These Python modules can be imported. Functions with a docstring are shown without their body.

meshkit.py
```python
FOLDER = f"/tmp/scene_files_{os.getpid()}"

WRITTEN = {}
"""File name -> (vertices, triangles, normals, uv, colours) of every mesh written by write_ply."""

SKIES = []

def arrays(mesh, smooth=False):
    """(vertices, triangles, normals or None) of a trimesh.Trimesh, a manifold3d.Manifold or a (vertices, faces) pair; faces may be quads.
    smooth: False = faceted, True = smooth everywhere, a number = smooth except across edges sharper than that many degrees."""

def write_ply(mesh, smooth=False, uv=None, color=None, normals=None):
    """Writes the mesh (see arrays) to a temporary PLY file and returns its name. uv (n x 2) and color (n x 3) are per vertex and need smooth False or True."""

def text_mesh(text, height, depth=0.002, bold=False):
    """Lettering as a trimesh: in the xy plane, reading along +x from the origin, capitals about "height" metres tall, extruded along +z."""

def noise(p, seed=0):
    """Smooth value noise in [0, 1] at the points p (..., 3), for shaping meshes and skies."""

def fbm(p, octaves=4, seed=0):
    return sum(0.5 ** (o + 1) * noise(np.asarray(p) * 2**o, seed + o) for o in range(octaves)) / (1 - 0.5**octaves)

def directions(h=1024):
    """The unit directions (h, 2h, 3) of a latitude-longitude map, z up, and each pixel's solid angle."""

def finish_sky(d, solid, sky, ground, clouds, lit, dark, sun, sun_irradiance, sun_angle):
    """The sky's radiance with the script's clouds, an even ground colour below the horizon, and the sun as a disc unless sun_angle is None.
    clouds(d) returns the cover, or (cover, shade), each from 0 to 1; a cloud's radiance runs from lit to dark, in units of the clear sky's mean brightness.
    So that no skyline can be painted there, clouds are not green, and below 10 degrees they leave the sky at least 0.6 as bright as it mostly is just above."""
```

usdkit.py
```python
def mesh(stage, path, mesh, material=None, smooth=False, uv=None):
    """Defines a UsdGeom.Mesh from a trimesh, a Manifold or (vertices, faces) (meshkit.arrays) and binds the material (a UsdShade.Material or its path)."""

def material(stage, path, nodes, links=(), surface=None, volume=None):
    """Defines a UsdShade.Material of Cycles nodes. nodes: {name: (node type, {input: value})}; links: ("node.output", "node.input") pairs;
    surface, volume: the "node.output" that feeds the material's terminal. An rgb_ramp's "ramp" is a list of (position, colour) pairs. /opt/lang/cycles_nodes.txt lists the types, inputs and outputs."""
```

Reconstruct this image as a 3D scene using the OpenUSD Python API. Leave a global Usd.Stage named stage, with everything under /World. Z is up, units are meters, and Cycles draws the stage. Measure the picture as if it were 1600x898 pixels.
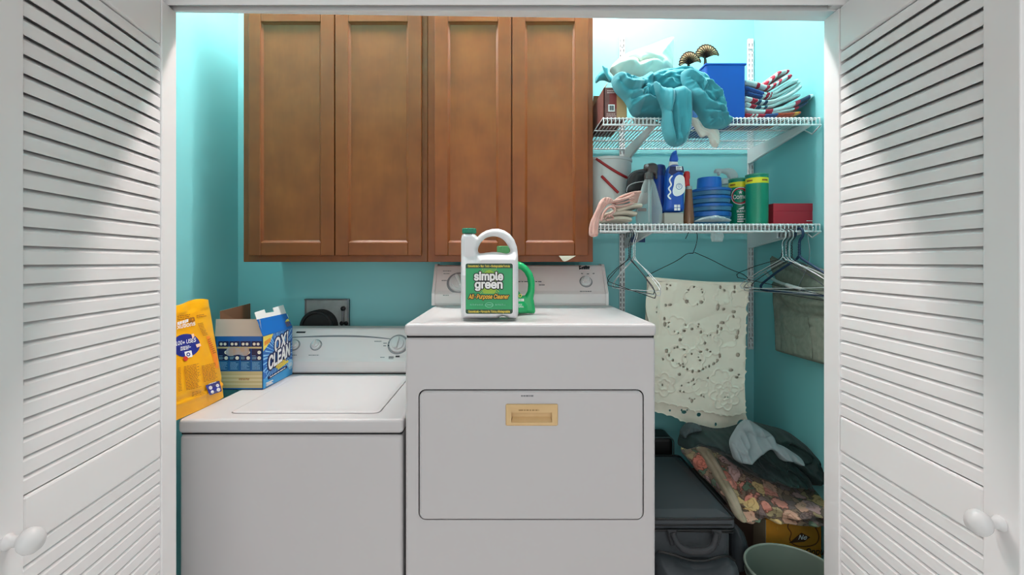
import math, numpy as np, trimesh, shapely, manifold3d as m3
from shapely.geometry import Polygon, LineString, MultiPolygon, Point, box as sbox
from scipy.spatial import Delaunay, cKDTree
from scipy.interpolate import CubicSpline
import usdkit, meshkit
from pxr import Usd, UsdGeom, UsdLux, UsdShade, Gf, Sdf

stage = Usd.Stage.CreateInMemory()
UsdGeom.SetStageUpAxis(stage, 'Z')
UsdGeom.SetStageMetersPerUnit(stage, 1.0)
UsdGeom.Xform.Define(stage, '/World')
UsdGeom.Scope.Define(stage, '/World/Looks')
W = '/World'

# ---------------------------------------------------------------- camera, lights, exposure
F, CX, CY, EYE = 740.0, 790.0, 409.0, 1.375          # focal length and principal point in px of 1600x898; eye height
cam = UsdGeom.Camera.Define(stage, W + '/camera')
AP = 36.0
cam.CreateHorizontalApertureAttr(AP)
cam.CreateVerticalApertureAttr(AP * 898 / 1600)
cam.CreateFocalLengthAttr(F * AP / 1600)
cam.CreateHorizontalApertureOffsetAttr((800 - CX) * AP / 1600)
cam.CreateVerticalApertureOffsetAttr(-(449 - CY) * AP / 1600)
cam.CreateClippingRangeAttr(Gf.Vec2f(0.05, 100))
xf = UsdGeom.Xformable(cam); xf.AddTranslateOp().Set(Gf.Vec3d(0, 0, EYE)); xf.AddRotateXOp().Set(90)
cam.CreateExposureAttr(0.0)

LAMPS, LAMP_L, HALL_I, FILL_I = ((-0.755, 1.738, 2.845), (0.45, 1.738, 2.845)), 63.0, 2.0, 1.6     # closet lamps and hall light, out of view; added fill behind the viewer
hall = UsdLux.RectLight.Define(stage, W + '/unseen_hall_light')
hall.CreateWidthAttr(1.2); hall.CreateHeightAttr(1.2); hall.CreateIntensityAttr(HALL_I); hall.CreateColorAttr(Gf.Vec3f(0.98, 0.99, 1.0))
UsdGeom.Xformable(hall).AddTranslateOp().Set(Gf.Vec3d(0, -1.1, 2.56))  # out of view, placed to light the appliance fronts and doors
fill_light = UsdLux.RectLight.Define(stage, W + '/added_fill_light')     # added soft fill behind the viewer, to even out the shade
fill_light.CreateWidthAttr(2.6); fill_light.CreateHeightAttr(1.9); fill_light.CreateIntensityAttr(FILL_I); fill_light.CreateColorAttr(Gf.Vec3f(0.97, 0.99, 1.0))
_d = UsdGeom.Xformable(fill_light); _d.AddTranslateOp().Set(Gf.Vec3d(0, -2.36, 1.25)); _d.AddRotateXOp().Set(90 + 0)

# ---------------------------------------------------------------- helpers: scene
def lin(c):
    c = np.asarray(c, float) / 255.0
    return tuple(np.where(c <= 0.04045, c / 12.92, ((c + 0.055) / 1.055) ** 2.4))

def P(px, py, Y):
    """The world point that a pixel of the photograph shows at distance Y."""
    return np.array([(px - CX) / F * Y, Y, EYE - (py - CY) / F * Y])

_used = {}
def uniq(parent, name):
    k = (parent, name); n = _used.get(k, 0); _used[k] = n + 1
    return name if n == 0 else f'{name}_{n:03d}'

def tag(prim, label=None, cat=None, group=None, kind=None):
    for k, v in (('label', label), ('category', cat), ('group', group), ('kind', kind)):
        if v: prim.SetCustomDataByKey(k, v)

def to_arrays(mesh):
    v, f, _ = meshkit.arrays(mesh, False)
    return v, f

class Thing:
    def __init__(self, name, label, cat, loc=(0, 0, 0), rz=0.0, group=None, kind=None):
        self.path = W + '/' + uniq(W, name); self.loc = np.array(loc, float); self.rz = rz
        x = UsdGeom.Xform.Define(stage, self.path)
        x.AddTranslateOp().Set(Gf.Vec3d(*map(float, loc)))
        if rz: x.AddRotateZOp().Set(math.degrees(rz))
        self.prim = x.GetPrim(); tag(self.prim, label, cat, group, kind)
    def part(self, name, mesh, mat, smooth=False, label=None, kind=None, local=False, under=None):
        v, f, n = meshkit.arrays(mesh, smooth)
        if not local:
            v = v - self.loc
            if self.rz:
                c, s = math.cos(-self.rz), math.sin(-self.rz)
                R = np.array([[c, -s, 0], [s, c, 0], [0, 0, 1]]); v = v @ R.T
                if n is not None: n = n @ R.T
        base = under or self.path
        p = base + '/' + uniq(base, name)
        g = write(p, v, f, n, mat)
        tag(g.GetPrim(), label, None, None, kind)
        return p

def write(path, v, f, n, mat):
    m = UsdGeom.Mesh.Define(stage, path)
    from pxr import Vt
    m.CreatePointsAttr(Vt.Vec3fArray.FromNumpy(np.ascontiguousarray(v, np.float32)))
    m.CreateFaceVertexCountsAttr(Vt.IntArray.FromNumpy(np.full(len(f), 3, np.int32)))
    m.CreateFaceVertexIndicesAttr(Vt.IntArray.FromNumpy(np.ascontiguousarray(f, np.int32).ravel()))
    m.CreateSubdivisionSchemeAttr('none')
    if n is not None:
        m.CreateNormalsAttr(Vt.Vec3fArray.FromNumpy(np.ascontiguousarray(n, np.float32))); m.SetNormalsInterpolation('vertex')
    UsdShade.MaterialBindingAPI.Apply(m.GetPrim()).Bind(mat)
    return m

def single(name, mesh, mat, label, cat, smooth=False, group=None, kind=None):
    """A top-level thing that is one mesh."""
    v, f, n = meshkit.arrays(mesh, smooth)
    p = W + '/' + uniq(W, name)
    g = write(p, v, f, n, mat); tag(g.GetPrim(), label, cat, group, kind)
    return p

# ---------------------------------------------------------------- helpers: materials
_m = {}
def plain(name, rgb, rough=0.5, spec=0.5, metal=0.0, vary=None, bump=None, trans=0.0, coat=0.0, sheen=0.0, alpha=None, sss=0.0, ior=1.5):
    """rgb: sRGB 0-255. vary: (scale, other rgb, amount); bump: (scale, strength, distance)."""
    if name in _m: return _m[name]
    nodes = {'p': ('principled_bsdf', {'base_color': lin(rgb), 'roughness': rough, 'specular_ior_level': spec, 'metallic': metal, 'transmission_weight': trans, 'coat_weight': coat, 'sheen_weight': sheen, 'ior': ior})}
    links = []
    if alpha is not None: nodes['p'][1]['alpha'] = alpha
    if sss: nodes['p'][1].update(subsurface_weight=sss, subsurface_radius=(0.02, 0.015, 0.01), subsurface_scale=1.0)
    if vary or bump: nodes['tc'] = ('texture_coordinate', {})
    if vary:
        sc, rgb2, amt = vary
        nodes['n'] = ('noise_texture', {'scale': sc, 'detail': 4.0})
        nodes['r'] = ('rgb_ramp', {'ramp': [(0.35, lin(rgb)), (0.65, tuple(np.array(lin(rgb)) * (1 - amt) + np.array(lin(rgb2)) * amt))]})
        links += [('tc.object', 'n.vector'), ('n.fac', 'r.fac'), ('r.color', 'p.base_color')]
    if bump:
        nodes['bn'] = ('noise_texture', {'scale': bump[0], 'detail': 3.0})
        nodes['b'] = ('bump', {'strength': bump[1], 'distance': bump[2]})
        links += [('tc.object', 'bn.vector'), ('bn.fac', 'b.height'), ('b.normal', 'p.normal')]
    _m[name] = usdkit.material(stage, W + '/Looks/' + name, nodes, links, surface='p.BSDF')
    return _m[name]

def glass_like(name, tint, mixfac=0.25, rough=0.08):
    """Thin clear plastic: mostly see-through, with a glossy film and a little milkiness."""
    if name in _m: return _m[name]
    nodes = {'t': ('transparent_bsdf', {'color': lin(tint)}), 'd': ('principled_bsdf', {'base_color': lin(tint), 'roughness': rough, 'specular_ior_level': 0.6}),
             'f': ('layer_weight', {'blend': 0.35}), 'a': ('math', {'math_type': 'multiply_add', 'value2': 0.7, 'value3': mixfac, 'use_clamp': True}), 'm': ('mix_closure', {})}
    _m[name] = usdkit.material(stage, W + '/Looks/' + name, nodes, [('f.facing', 'a.value1'), ('a.value', 'm.fac'), ('t.BSDF', 'm.closure1'), ('d.BSDF', 'm.closure2')], surface='m.closure')
    return _m[name]

def graph(name, nodes, links, surface='p.BSDF'):
    if name not in _m: _m[name] = usdkit.material(stage, W + '/Looks/' + name, nodes, links, surface=surface)
    return _m[name]

# ---------------------------------------------------------------- helpers: geometry
def cat_mesh(*ms):
    vs, fs, n = [], [], 0
    for m in ms:
        if m is None: continue
        v, f = to_arrays(m)
        vs.append(v); fs.append(f + n); n += len(v)
    return (np.vstack(vs), np.vstack(fs))

def bx(x0, x1, y0, y1, z0, z1):
    m = trimesh.creation.box([abs(x1 - x0), abs(y1 - y0), abs(z1 - z0)])
    m.apply_translation([(x0 + x1) / 2, (y0 + y1) / 2, (z0 + z1) / 2])
    return m

def rb(x0, x1, y0, y1, z0, z1, r=0.006, seg=12):
    """A box with rounded edges."""
    r = min(r, abs(x1 - x0) / 2.01, abs(y1 - y0) / 2.01, abs(z1 - z0) / 2.01)
    s = m3.Manifold.sphere(r, seg)
    return m3.Manifold.batch_hull([s.translate((x, y, z)) for x in (x0 + r, x1 - r) for y in (y0 + r, y1 - r) for z in (z0 + r, z1 - r)])

def prism(poly, h, M):
    """A shapely polygon extruded 0..h along its normal, then mapped by the 4x4 M."""
    polys = list(poly.geoms) if isinstance(poly, MultiPolygon) else [poly]
    out = []
    for p in polys:
        if p.is_empty or p.area <= 0: continue
        out.append(trimesh.creation.extrude_polygon(p, h))
    if not out: return None
    m = trimesh.util.concatenate(out); m.apply_transform(M)
    return m

def CS(poly):
    return m3.CrossSection([np.array(shapely.geometry.polygon.orient(poly, 1.0).exterior.coords)[:-1]])

def frame(o, x, y):
    """4x4 with origin o, axes x and y as given (unit-scaled by their own length), z = x cross y."""
    x, y = np.array(x, float), np.array(y, float)
    z = np.cross(x, y); z = z / np.linalg.norm(z)
    M = np.eye(4); M[:3, 0], M[:3, 1], M[:3, 2], M[:3, 3] = x, y, z, o
    return M

def tube(pts, r, n=8, closed=False):
    pts = np.asarray(pts, float); k = len(pts)
    d = np.roll(pts, -1, 0) - np.roll(pts, 1, 0) if closed else np.gradient(pts, axis=0)
    d /= np.maximum(np.linalg.norm(d, axis=1, keepdims=True), 1e-12)
    up = np.array([0.0, 0, 1]) if abs(d[0] @ [0, 0, 1]) < 0.9 else np.array([0, 1.0, 0])
    rings = []
    u = np.cross(d[0], up); u /= np.linalg.norm(u)
    rr = np.broadcast_to(r, (k,))
    for i in range(k):
        u = u - d[i] * (u @ d[i]); u /= max(np.linalg.norm(u), 1e-12)
        w = np.cross(d[i], u)
        a = np.linspace(0, 2 * np.pi, n, endpoint=False)
        rings.append(pts[i] + rr[i] * (np.outer(np.cos(a), u) + np.outer(np.sin(a), w)))
    v = np.vstack(rings); f = []
    m = k if closed else k - 1
    for i in range(m):
        a, b = i * n, ((i + 1) % k) * n
        for j in range(n):
            q = (j + 1) % n
            f += [[a + j, b + j, b + q], [a + j, b + q, a + q]]
    if not closed:
        v = np.vstack([v, pts[0], pts[-1]]); c0, c1 = len(v) - 2, len(v) - 1
        for j in range(n):
            q = (j + 1) % n
            f += [[c0, j, q], [c1, (k - 1) * n + q, (k - 1) * n + j]]
    f = np.array(f)[:, ::-1]
    return (v, f)

def spline(pts, n=40, closed=False):
    pts = np.asarray(pts, float)
    if closed: pts = np.vstack([pts, pts[:1]])
    t = np.concatenate([[0], np.cumsum(np.linalg.norm(np.diff(pts, axis=0), axis=1))])
    cs = CubicSpline(t, pts, bc_type='periodic' if closed else 'natural')
    return cs(np.linspace(0, t[-1], n, endpoint=not closed))

def lathe(profile, n=32, c=(0, 0, 0), sx=1.0, sy=1.0, axis=None):
    """profile: (r, z) from bottom to top, closed at the axis."""
    pr = np.asarray(profile, float); k = len(pr)
    a = np.linspace(0, 2 * np.pi, n, endpoint=False)
    v = np.stack([np.outer(pr[:, 0], np.cos(a)) * sx, np.outer(pr[:, 0], np.sin(a)) * sy, np.repeat(pr[:, 1:2], n, 1)], -1).reshape(-1, 3)
    f = []
    for i in range(k - 1):
        for j in range(n):
            q = (j + 1) % n
            f += [[i * n + j, i * n + q, (i + 1) * n + q], [i * n + j, (i + 1) * n + q, (i + 1) * n + j]]
    v = np.vstack([v, [0, 0, pr[0, 1]], [0, 0, pr[-1, 1]]]); b, t = len(v) - 2, len(v) - 1
    for j in range(n):
        q = (j + 1) % n
        f += [[b, q, j], [t, (k - 1) * n + j, (k - 1) * n + q]]
    v = v + np.asarray(c)
    return (v, np.array(f))

def rotz(mesh, ang, about=(0, 0, 0)):
    v, f = to_arrays(mesh); c, s = math.cos(ang), math.sin(ang); o = np.asarray(about)
    return ((v - o) @ np.array([[c, -s, 0], [s, c, 0], [0, 0, 1]]).T + o, f)

def xform(mesh, M):
    v, f = to_arrays(mesh)
    return (v @ M[:3, :3].T + M[:3, 3], f)

def mesh2d(outline, holes=(), sp=2.0, rings=()):
    poly = Polygon(outline, [h for h in holes]).buffer(0)
    if isinstance(poly, MultiPolygon): poly = max(poly.geoms, key=lambda g: g.area)
    bpts = []
    for ring in [poly.exterior] + list(poly.interiors):
        n = max(int(ring.length / (sp * 0.8)), 5)
        bpts.append(np.array([ring.interpolate(i / n, True).coords[0] for i in range(n)]))
    bpts = np.vstack(bpts)
    x0, y0, x1, y1 = poly.bounds
    gx, gy = np.meshgrid(np.arange(x0, x1 + sp, sp), np.arange(y0, y1 + sp, sp * 0.87))
    gx[1::2] += sp / 2
    g = np.stack([gx.ravel(), gy.ravel()], 1)
    g = g[shapely.contains_xy(poly, g[:, 0], g[:, 1])]
    nb = len(bpts)
    for off in rings:                                 # rows that follow the outline, for a clean rounded edge
        q = poly.buffer(-off)
        for pg in getattr(q, 'geoms', [q]):
            for ring in ([pg.exterior] + list(pg.interiors)) if not pg.is_empty else []:
                n = max(int(ring.length / (sp * 0.9)), 5)
                bpts = np.vstack([bpts, [ring.interpolate(i / n, True).coords[0] for i in range(n)]])
    tree = cKDTree(bpts)
    if len(g):
        d, _ = tree.query(g); g = g[d > sp * 0.5]
    pts = np.vstack([bpts, g])
    tri = Delaunay(pts).simplices
    c = pts[tri].mean(1)
    tri = tri[shapely.contains_xy(poly.buffer(1e-6), c[:, 0], c[:, 1])]
    a, b, cc = pts[tri[:, 0]], pts[tri[:, 1]], pts[tri[:, 2]]
    area = (b[:, 0] - a[:, 0]) * (cc[:, 1] - a[:, 1]) - (b[:, 1] - a[:, 1]) * (cc[:, 0] - a[:, 0])
    tri = tri[np.abs(area) > 1e-9]; area = area[np.abs(area) > 1e-9]
    tri[area > 0] = tri[area > 0][:, ::-1]           # py runs down: front faces the camera
    dense = np.vstack([np.array([r.interpolate(i / 400, True).coords[0] for i in range(400)]) for r in [poly.exterior] + list(poly.interiors)]) if len(holes) == 0 else np.array([poly.exterior.interpolate(i / 800, True).coords[0] for i in range(800)])
    d, _ = cKDTree(dense).query(pts); d[:nb] = 0 if not len(holes) else d[:nb]
    return pts, tri, d

def dist_line(pts, line):
    line = np.asarray(line, float); best = np.full(len(pts), 1e9)
    for a, b in zip(line[:-1], line[1:]):
        ab = b - a; t = np.clip(((pts - a) @ ab) / max(ab @ ab, 1e-9), 0, 1)
        best = np.minimum(best, np.linalg.norm(pts - a - t[:, None] * ab, axis=1))
    return best

def folds_height(pts, folds):
    h = np.zeros(len(pts))
    for line, w, amp in folds:
        ln = spline(line, 24) if len(line) > 2 else np.array(line, float)
        d = dist_line(pts, ln)
        h += amp * (np.exp(-(d / w) ** 2) if amp > 0 else np.exp(-d / w))
    return h

def inflate(outline, Y, T, R=10, Tb=None, sp=2.0, folds=(), noise=None, holes=(), Tfn=None, tilt=(0, 0), smooth_outline=0, sheet=None, Yfn=None, crease=()):
    """A solid whose outline is given in px at distance Y and that swells by T towards the viewer and Tb away from it (metres), rounded over R px.
    sheet: thickness of a cloth instead. folds: (polyline, width px, height m). noise: (amplitude m, scale 1/px, seed)."""
    if smooth_outline: outline = spline(outline, smooth_outline, True)
    pts, tri, d = mesh2d(outline, holes, sp)
    b = np.sqrt(np.maximum(1 - (1 - np.clip(d / R, 0, 1)) ** 2, 0))
    t = np.ones(len(pts)) if Tfn is None else Tfn(pts)
    h = folds_height(pts, folds)
    if noise:
        q = np.column_stack([pts * noise[1], np.full(len(pts), noise[2])])
        h = h + noise[0] * (meshkit.fbm(q))
    for amp, ang, along, across, seed in crease:      # soft creases running at an angle: ridged noise stretched along it
        ca, sa = math.cos(math.radians(ang)), math.sin(math.radians(ang))
        wob = 6 * meshkit.fbm(np.column_stack([pts * 0.03, np.full(len(pts), seed + 9.0)]))
        u, w_ = (pts[:, 0] * ca + pts[:, 1] * sa), (-pts[:, 0] * sa + pts[:, 1] * ca) + wob
        q = meshkit.noise(np.column_stack([u * along, w_ * across, np.full(len(pts), seed)]))
        h = h + amp * (1 - np.abs(2 * q - 1)) ** 2.5
    cx, cy = np.mean(np.asarray(outline)[:, 0]), np.mean(np.asarray(outline)[:, 1])
    Yc = np.full(len(pts), float(Y)) + tilt[0] * (pts[:, 0] - cx) + tilt[1] * (pts[:, 1] - cy)
    if Yfn is not None: Yc = Yc + Yfn(pts)
    x = (pts[:, 0] - CX) / F * Yc; z = EYE - (pts[:, 1] - CY) / F * Yc
    if sheet:
        yf = Yc - h; yb = yf + sheet
    else:
        yf = Yc - (T * t * b + h * b); yb = Yc + (T if Tb is None else Tb) * t * b
    n = len(pts)
    front, back = np.column_stack([x, yf, z]), np.column_stack([x, yb, z])
    v = [front, back]; f = [tri, tri[:, ::-1] + n]
    if sheet:
        e = np.vstack([tri[:, [0, 1]], tri[:, [1, 2]], tri[:, [2, 0]]])
        key = np.sort(e, 1); _, idx, cnt = np.unique(key, axis=0, return_index=True, return_counts=True)
        be = e[idx[cnt == 1]]
        k = 2 * n
        v += [front[be[:, 0]], front[be[:, 1]], back[be[:, 1]], back[be[:, 0]]]
        m = len(be); i = np.arange(m)
        f += [np.column_stack([k + i, k + 2 * m + i, k + m + i]), np.column_stack([k + i, k + 3 * m + i, k + 2 * m + i])]
    return (np.vstack(v), np.vstack(f))

def text_poly(s, bold=False):
    """Lettering as a shapely shape, capitals 1 high, starting at x = 0."""
    m = meshkit.text_mesh(s, 1.0, 0.1, bold)
    v, f = np.array(m.vertices), np.array(m.faces)
    top = v[:, 2].max() - 1e-6
    k = (v[f][:, :, 2] > top).all(1)
    return shapely.union_all([Polygon(t[:, :2]) for t in v[f[k]]]).buffer(0)

def fit(poly, w=None, h=None, shear=0.0):
    x0, y0, x1, y1 = poly.bounds
    p = shapely.affinity.translate(poly, -x0, 0)
    sy = h if h else w / (x1 - x0)
    sx = w / (x1 - x0) if w else sy
    return shapely.affinity.affine_transform(p, [sx, shear * sy, 0, sy, 0, 0])

import shapely.affinity
class Face:
    """A flat printed face: o = its lower left corner, x and y = unit axes on it; shapes are laid on it as thin prints, later ones on top."""
    def __init__(self, thing, o, x, y, under=None, step=0.00025):
        self.t, self.o, self.x, self.y, self.under = thing, np.array(o, float), np.array(x, float), np.array(y, float), under
        self.n = np.cross(self.x, self.y); self.n /= np.linalg.norm(self.n); self.level = 0.0002; self.step = step
    def put(self, name, poly, mat, label=None, raise_=True, bend=None):
        M = frame(self.o - self.n * 0.0002, self.x, self.y)
        m = prism(poly, self.level + self.step + 0.0002, M)
        if raise_: self.level += self.step
        if m is None: return
        if bend is not None: m.vertices = bend(np.array(m.vertices))
        return self.t.part(name, m, mat, label=label, under=self.under, kind='stuff' if name == 'small_print' else None)
    def text(self, s, x, y, h, mat, w=None, bold=False, outline=None, shear=0.0, name='lettering', grow=0.0, label=None, bend=None, rot=0.0):
        p = fit(text_poly(s, bold), w, h, shear)
        if grow: p = p.buffer(grow)
        p = shapely.affinity.translate(p, x, y)
        if rot: p = shapely.affinity.rotate(p, rot, origin=(x, y))
        if outline: self.put(name + '_outline', p.buffer(outline[0]), outline[1], bend=bend)
        self.put(name, p, mat, label, bend=bend)

def rrect(x0, x1, y0, y1, r):
    return sbox(x0 + r, y0 + r, x1 - r, y1 - r).buffer(r, 6)

def lines_block(x0, x1, y0, y1, n, seed, fill=0.55, ragged=0.35):
    """Small print too small to read: short thin bars in lines."""
    rng = np.random.default_rng(seed); out = []
    ph = (y1 - y0) / n
    for i in range(n):
        x = x0; y = y1 - (i + 1) * ph + ph * (1 - fill) / 2; end = x1 - rng.random() * ragged * (x1 - x0)
        while x < end:
            w = (0.06 + 0.16 * rng.random()) * (x1 - x0)
            out.append(sbox(x, y, min(x + w, end), y + ph * fill)); x += w + 0.035 * (x1 - x0)
    return shapely.union_all(out)

# ---------------------------------------------------------------- materials
TEAL = graph('teal_paint', {'tc': ('texture_coordinate', {}), 'n': ('noise_texture', {'scale': 220.0, 'detail': 2.0}), 'b': ('bump', {'strength': 0.12, 'distance': 0.002}),
    'p': ('principled_bsdf', {'base_color': (0.25, 0.65, 0.67), 'roughness': 0.5, 'specular_ior_level': 0.4})}, [('tc.object', 'n.vector'), ('n.fac', 'b.height'), ('b.normal', 'p.normal')])
CEIL = plain('ceiling_white', (238, 238, 236), 0.9)
HALLW = plain('hall_white_paint', (238, 238, 238), 0.8)  # hall is out of view; its walls are kept pale to bounce light
TRIM = plain('white_trim_paint', (247, 247, 247), 0.35, bump=(35, 0.05, 0.002))
DOORP = plain('white_door_paint', (245, 244, 244), 0.33, bump=(60, 0.03, 0.001))
ENAMEL = plain('white_enamel', (203, 201, 202), 0.38, 0.42)
CONSOLE = plain('grey_white_console_plastic', (236, 227, 226), 0.4, bump=(900, 0.06, 0.0005))
GREYPRINT = plain('grey_print', (120, 122, 126), 0.6)
DARKPRINT = plain('dark_grey_print', (42, 44, 48), 0.6)
BLACKGAP = plain('dark_gap', (26, 26, 28), 0.8)
KNOBW = plain('white_knob_plastic', (222, 222, 222), 0.3)
METAL = plain('grey_galvanised_metal', (140, 143, 145), 0.4, metal=0.8, vary=(14, (110, 112, 114), 0.7))
WIREW = plain('white_vinyl_wire', (228, 230, 230), 0.35)
FLOORM = graph('unseen_pale_floor', {'tc': ('texture_coordinate', {}), 'n': ('noise_texture', {'scale': 9.0, 'detail': 5.0}), 'r': ('rgb_ramp', {'ramp': [(0.3, lin((228, 224, 220))), (0.7, lin((238, 235, 231)))]}),
    'p': ('principled_bsdf', {'roughness': 0.4})}, [('tc.object', 'n.vector'), ('n.fac', 'r.fac'), ('r.color', 'p.base_color')])

def wood(name, a, b, c, seed):
    return graph(name, {'tc': ('texture_coordinate', {}), 'm': ('mapping', {'scale': (1.0, 1.0, 0.16), 'location': (seed, seed * 0.7, 0)}), 'm2': ('mapping', {'location': (seed, 0, seed)}),
        'n': ('noise_texture', {'scale': 42.0, 'detail': 6.0, 'roughness': 0.6, 'distortion': 0.6}), 'n2': ('noise_texture', {'scale': 9.0, 'detail': 3.0}),
        'r': ('rgb_ramp', {'ramp': [(0.25, lin(a)), (0.5, lin(b)), (0.8, lin(c))]}), 'mx': ('mix_float', {'fac': 0.72}),
        'b': ('bump', {'strength': 0.05, 'distance': 0.001}),
        'p': ('principled_bsdf', {'roughness': 0.38, 'specular_ior_level': 0.38})},
        [('tc.object', 'm.vector'), ('m.vector', 'n.vector'), ('tc.object', 'm2.vector'), ('m2.vector', 'n2.vector'), ('n.fac', 'mx.a'), ('n2.fac', 'mx.b'), ('mx.result', 'r.fac'), ('r.color', 'p.base_color'), ('n.fac', 'b.height'), ('b.normal', 'p.normal')])
WOOD = wood('maple_stain', (104, 54, 19), (119, 65, 25), (133, 76, 32), 3.0)
WOOD2 = wood('maple_stain_panel', (108, 57, 21), (123, 69, 28), (139, 82, 36), 11.0)

WOODR = wood('maple_stain_lit', (114, 56, 18), (130, 67, 23), (145, 79, 30), 5.0)  # right cabinet lighter and warmer: reflected light put into the stain colour
WOODR2 = wood('maple_stain_lit_panel', (118, 59, 20), (134, 71, 26), (151, 85, 34), 17.0)

# ---------------------------------------------------------------- the room shell
XL, XR, YB, ZC = -1.243, 1.1535, 2.2, 2.90
YF0, YF1, ZH = 1.17, 1.325, 2.06
def struct(name, mesh, mat, label, cat, smooth=False):
    return single(name, mesh, mat, label, cat, smooth, kind='structure')
HX = 1.75
struct('floor', bx(-HX, HX, -2.4, YB + 0.1, -0.05, 0), FLOORM, 'unseen pale floor running from the hall into the laundry closet', 'floor')  # out of view, kept near white to bounce light upwards
struct('wall_back', bx(XL - 0.1, XR + 0.1, YB, YB + 0.1, 0, ZC), TEAL, 'teal painted back wall of the laundry closet', 'wall')
struct('wall_left', bx(XL - 0.1, XL, YF1, YB, 0, ZC), TEAL, 'teal painted left side wall of the closet beside the washer', 'wall')
struct('wall_right', bx(XR, XR + 0.1, YF1, YB, 0, ZC), TEAL, 'teal painted right side wall of the closet beside the wire shelves', 'wall')
# front wall with the wide opening; its closet side is teal, its hall side white
OX = 1.02
header = cat_mesh(bx(-HX, HX, YF1 - 0.01, YF1, ZH + 0.012, ZC), bx(-HX, -OX - 0.02, YF1 - 0.01, YF1, 0, ZH + 0.012), bx(OX + 0.02, HX, YF1 - 0.01, YF1, 0, ZH + 0.012))
struct('wall_front', header, TEAL, 'teal inner face of the wall around the closet opening', 'wall')
hallf = cat_mesh(bx(-HX, HX, YF0, YF1 - 0.01, ZH + 0.012, 2.6), bx(-HX, -OX - 0.02, YF0, YF1 - 0.01, 0, ZH + 0.012), bx(OX + 0.02, HX, YF0, YF1 - 0.01, 0, ZH + 0.012))
struct('wall_hall_front', hallf, HALLW, 'pale hall wall around the closet opening', 'wall')
struct('wall_hall_left', bx(-HX - 0.1, -HX, -2.4, YF0, 0, 2.6), HALLW, 'pale hall wall to the left of the louvered doors', 'wall')
struct('wall_hall_right', bx(HX, HX + 0.1, -2.4, YF0, 0, 2.6), HALLW, 'pale hall wall to the right of the louvered doors', 'wall')
struct('wall_hall_back', bx(-HX - 0.1, HX + 0.1, -2.5, -2.4, 0, 2.6), HALLW, 'pale hall wall facing the closet', 'wall')
struct('ceiling', bx(XL - 0.1, XR + 0.1, YF1 - 0.01, YB + 0.1, ZC, ZC + 0.1), CEIL, 'white ceiling inside the laundry closet', 'ceiling')
struct('ceiling_hall', bx(-HX - 0.1, HX + 0.1, -2.5, YF1, 2.6, 2.7), CEIL, 'white ceiling of the hall before the closet', 'ceiling')
# lining of the opening: head and two jambs (its back edge runs a little askew, as in the photograph)
head_poly = Polygon([(-OX - 0.02, YF0 - 0.004), (OX + 0.02, YF0 - 0.004), (OX + 0.02, 1.352), (-OX - 0.02, 1.298)])
struct('trim_1', prism(head_poly, 0.02, frame((0, 0, ZH), (1, 0, 0), (0, 1, 0))), TRIM, 'white painted head lining over the closet opening', 'door trim')
struct('trim_2', bx(-OX - 0.02, -OX, YF0 - 0.004, 1.30, 0, ZH), TRIM, 'white painted jamb lining left of the opening', 'door trim')
struct('trim_3', bx(OX, OX + 0.02, YF0 - 0.004, 1.345, 0, ZH), TRIM, 'white painted jamb lining right of the opening', 'door trim')
trk = Thing('trim_4', 'white metal bifold track under the head lining', 'door track', (0, 1.25, ZH - 0.012), kind='structure')
trk.part('track_side', bx(-OX, OX, 1.232, 1.236, ZH - 0.016, ZH), TRIM)
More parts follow.
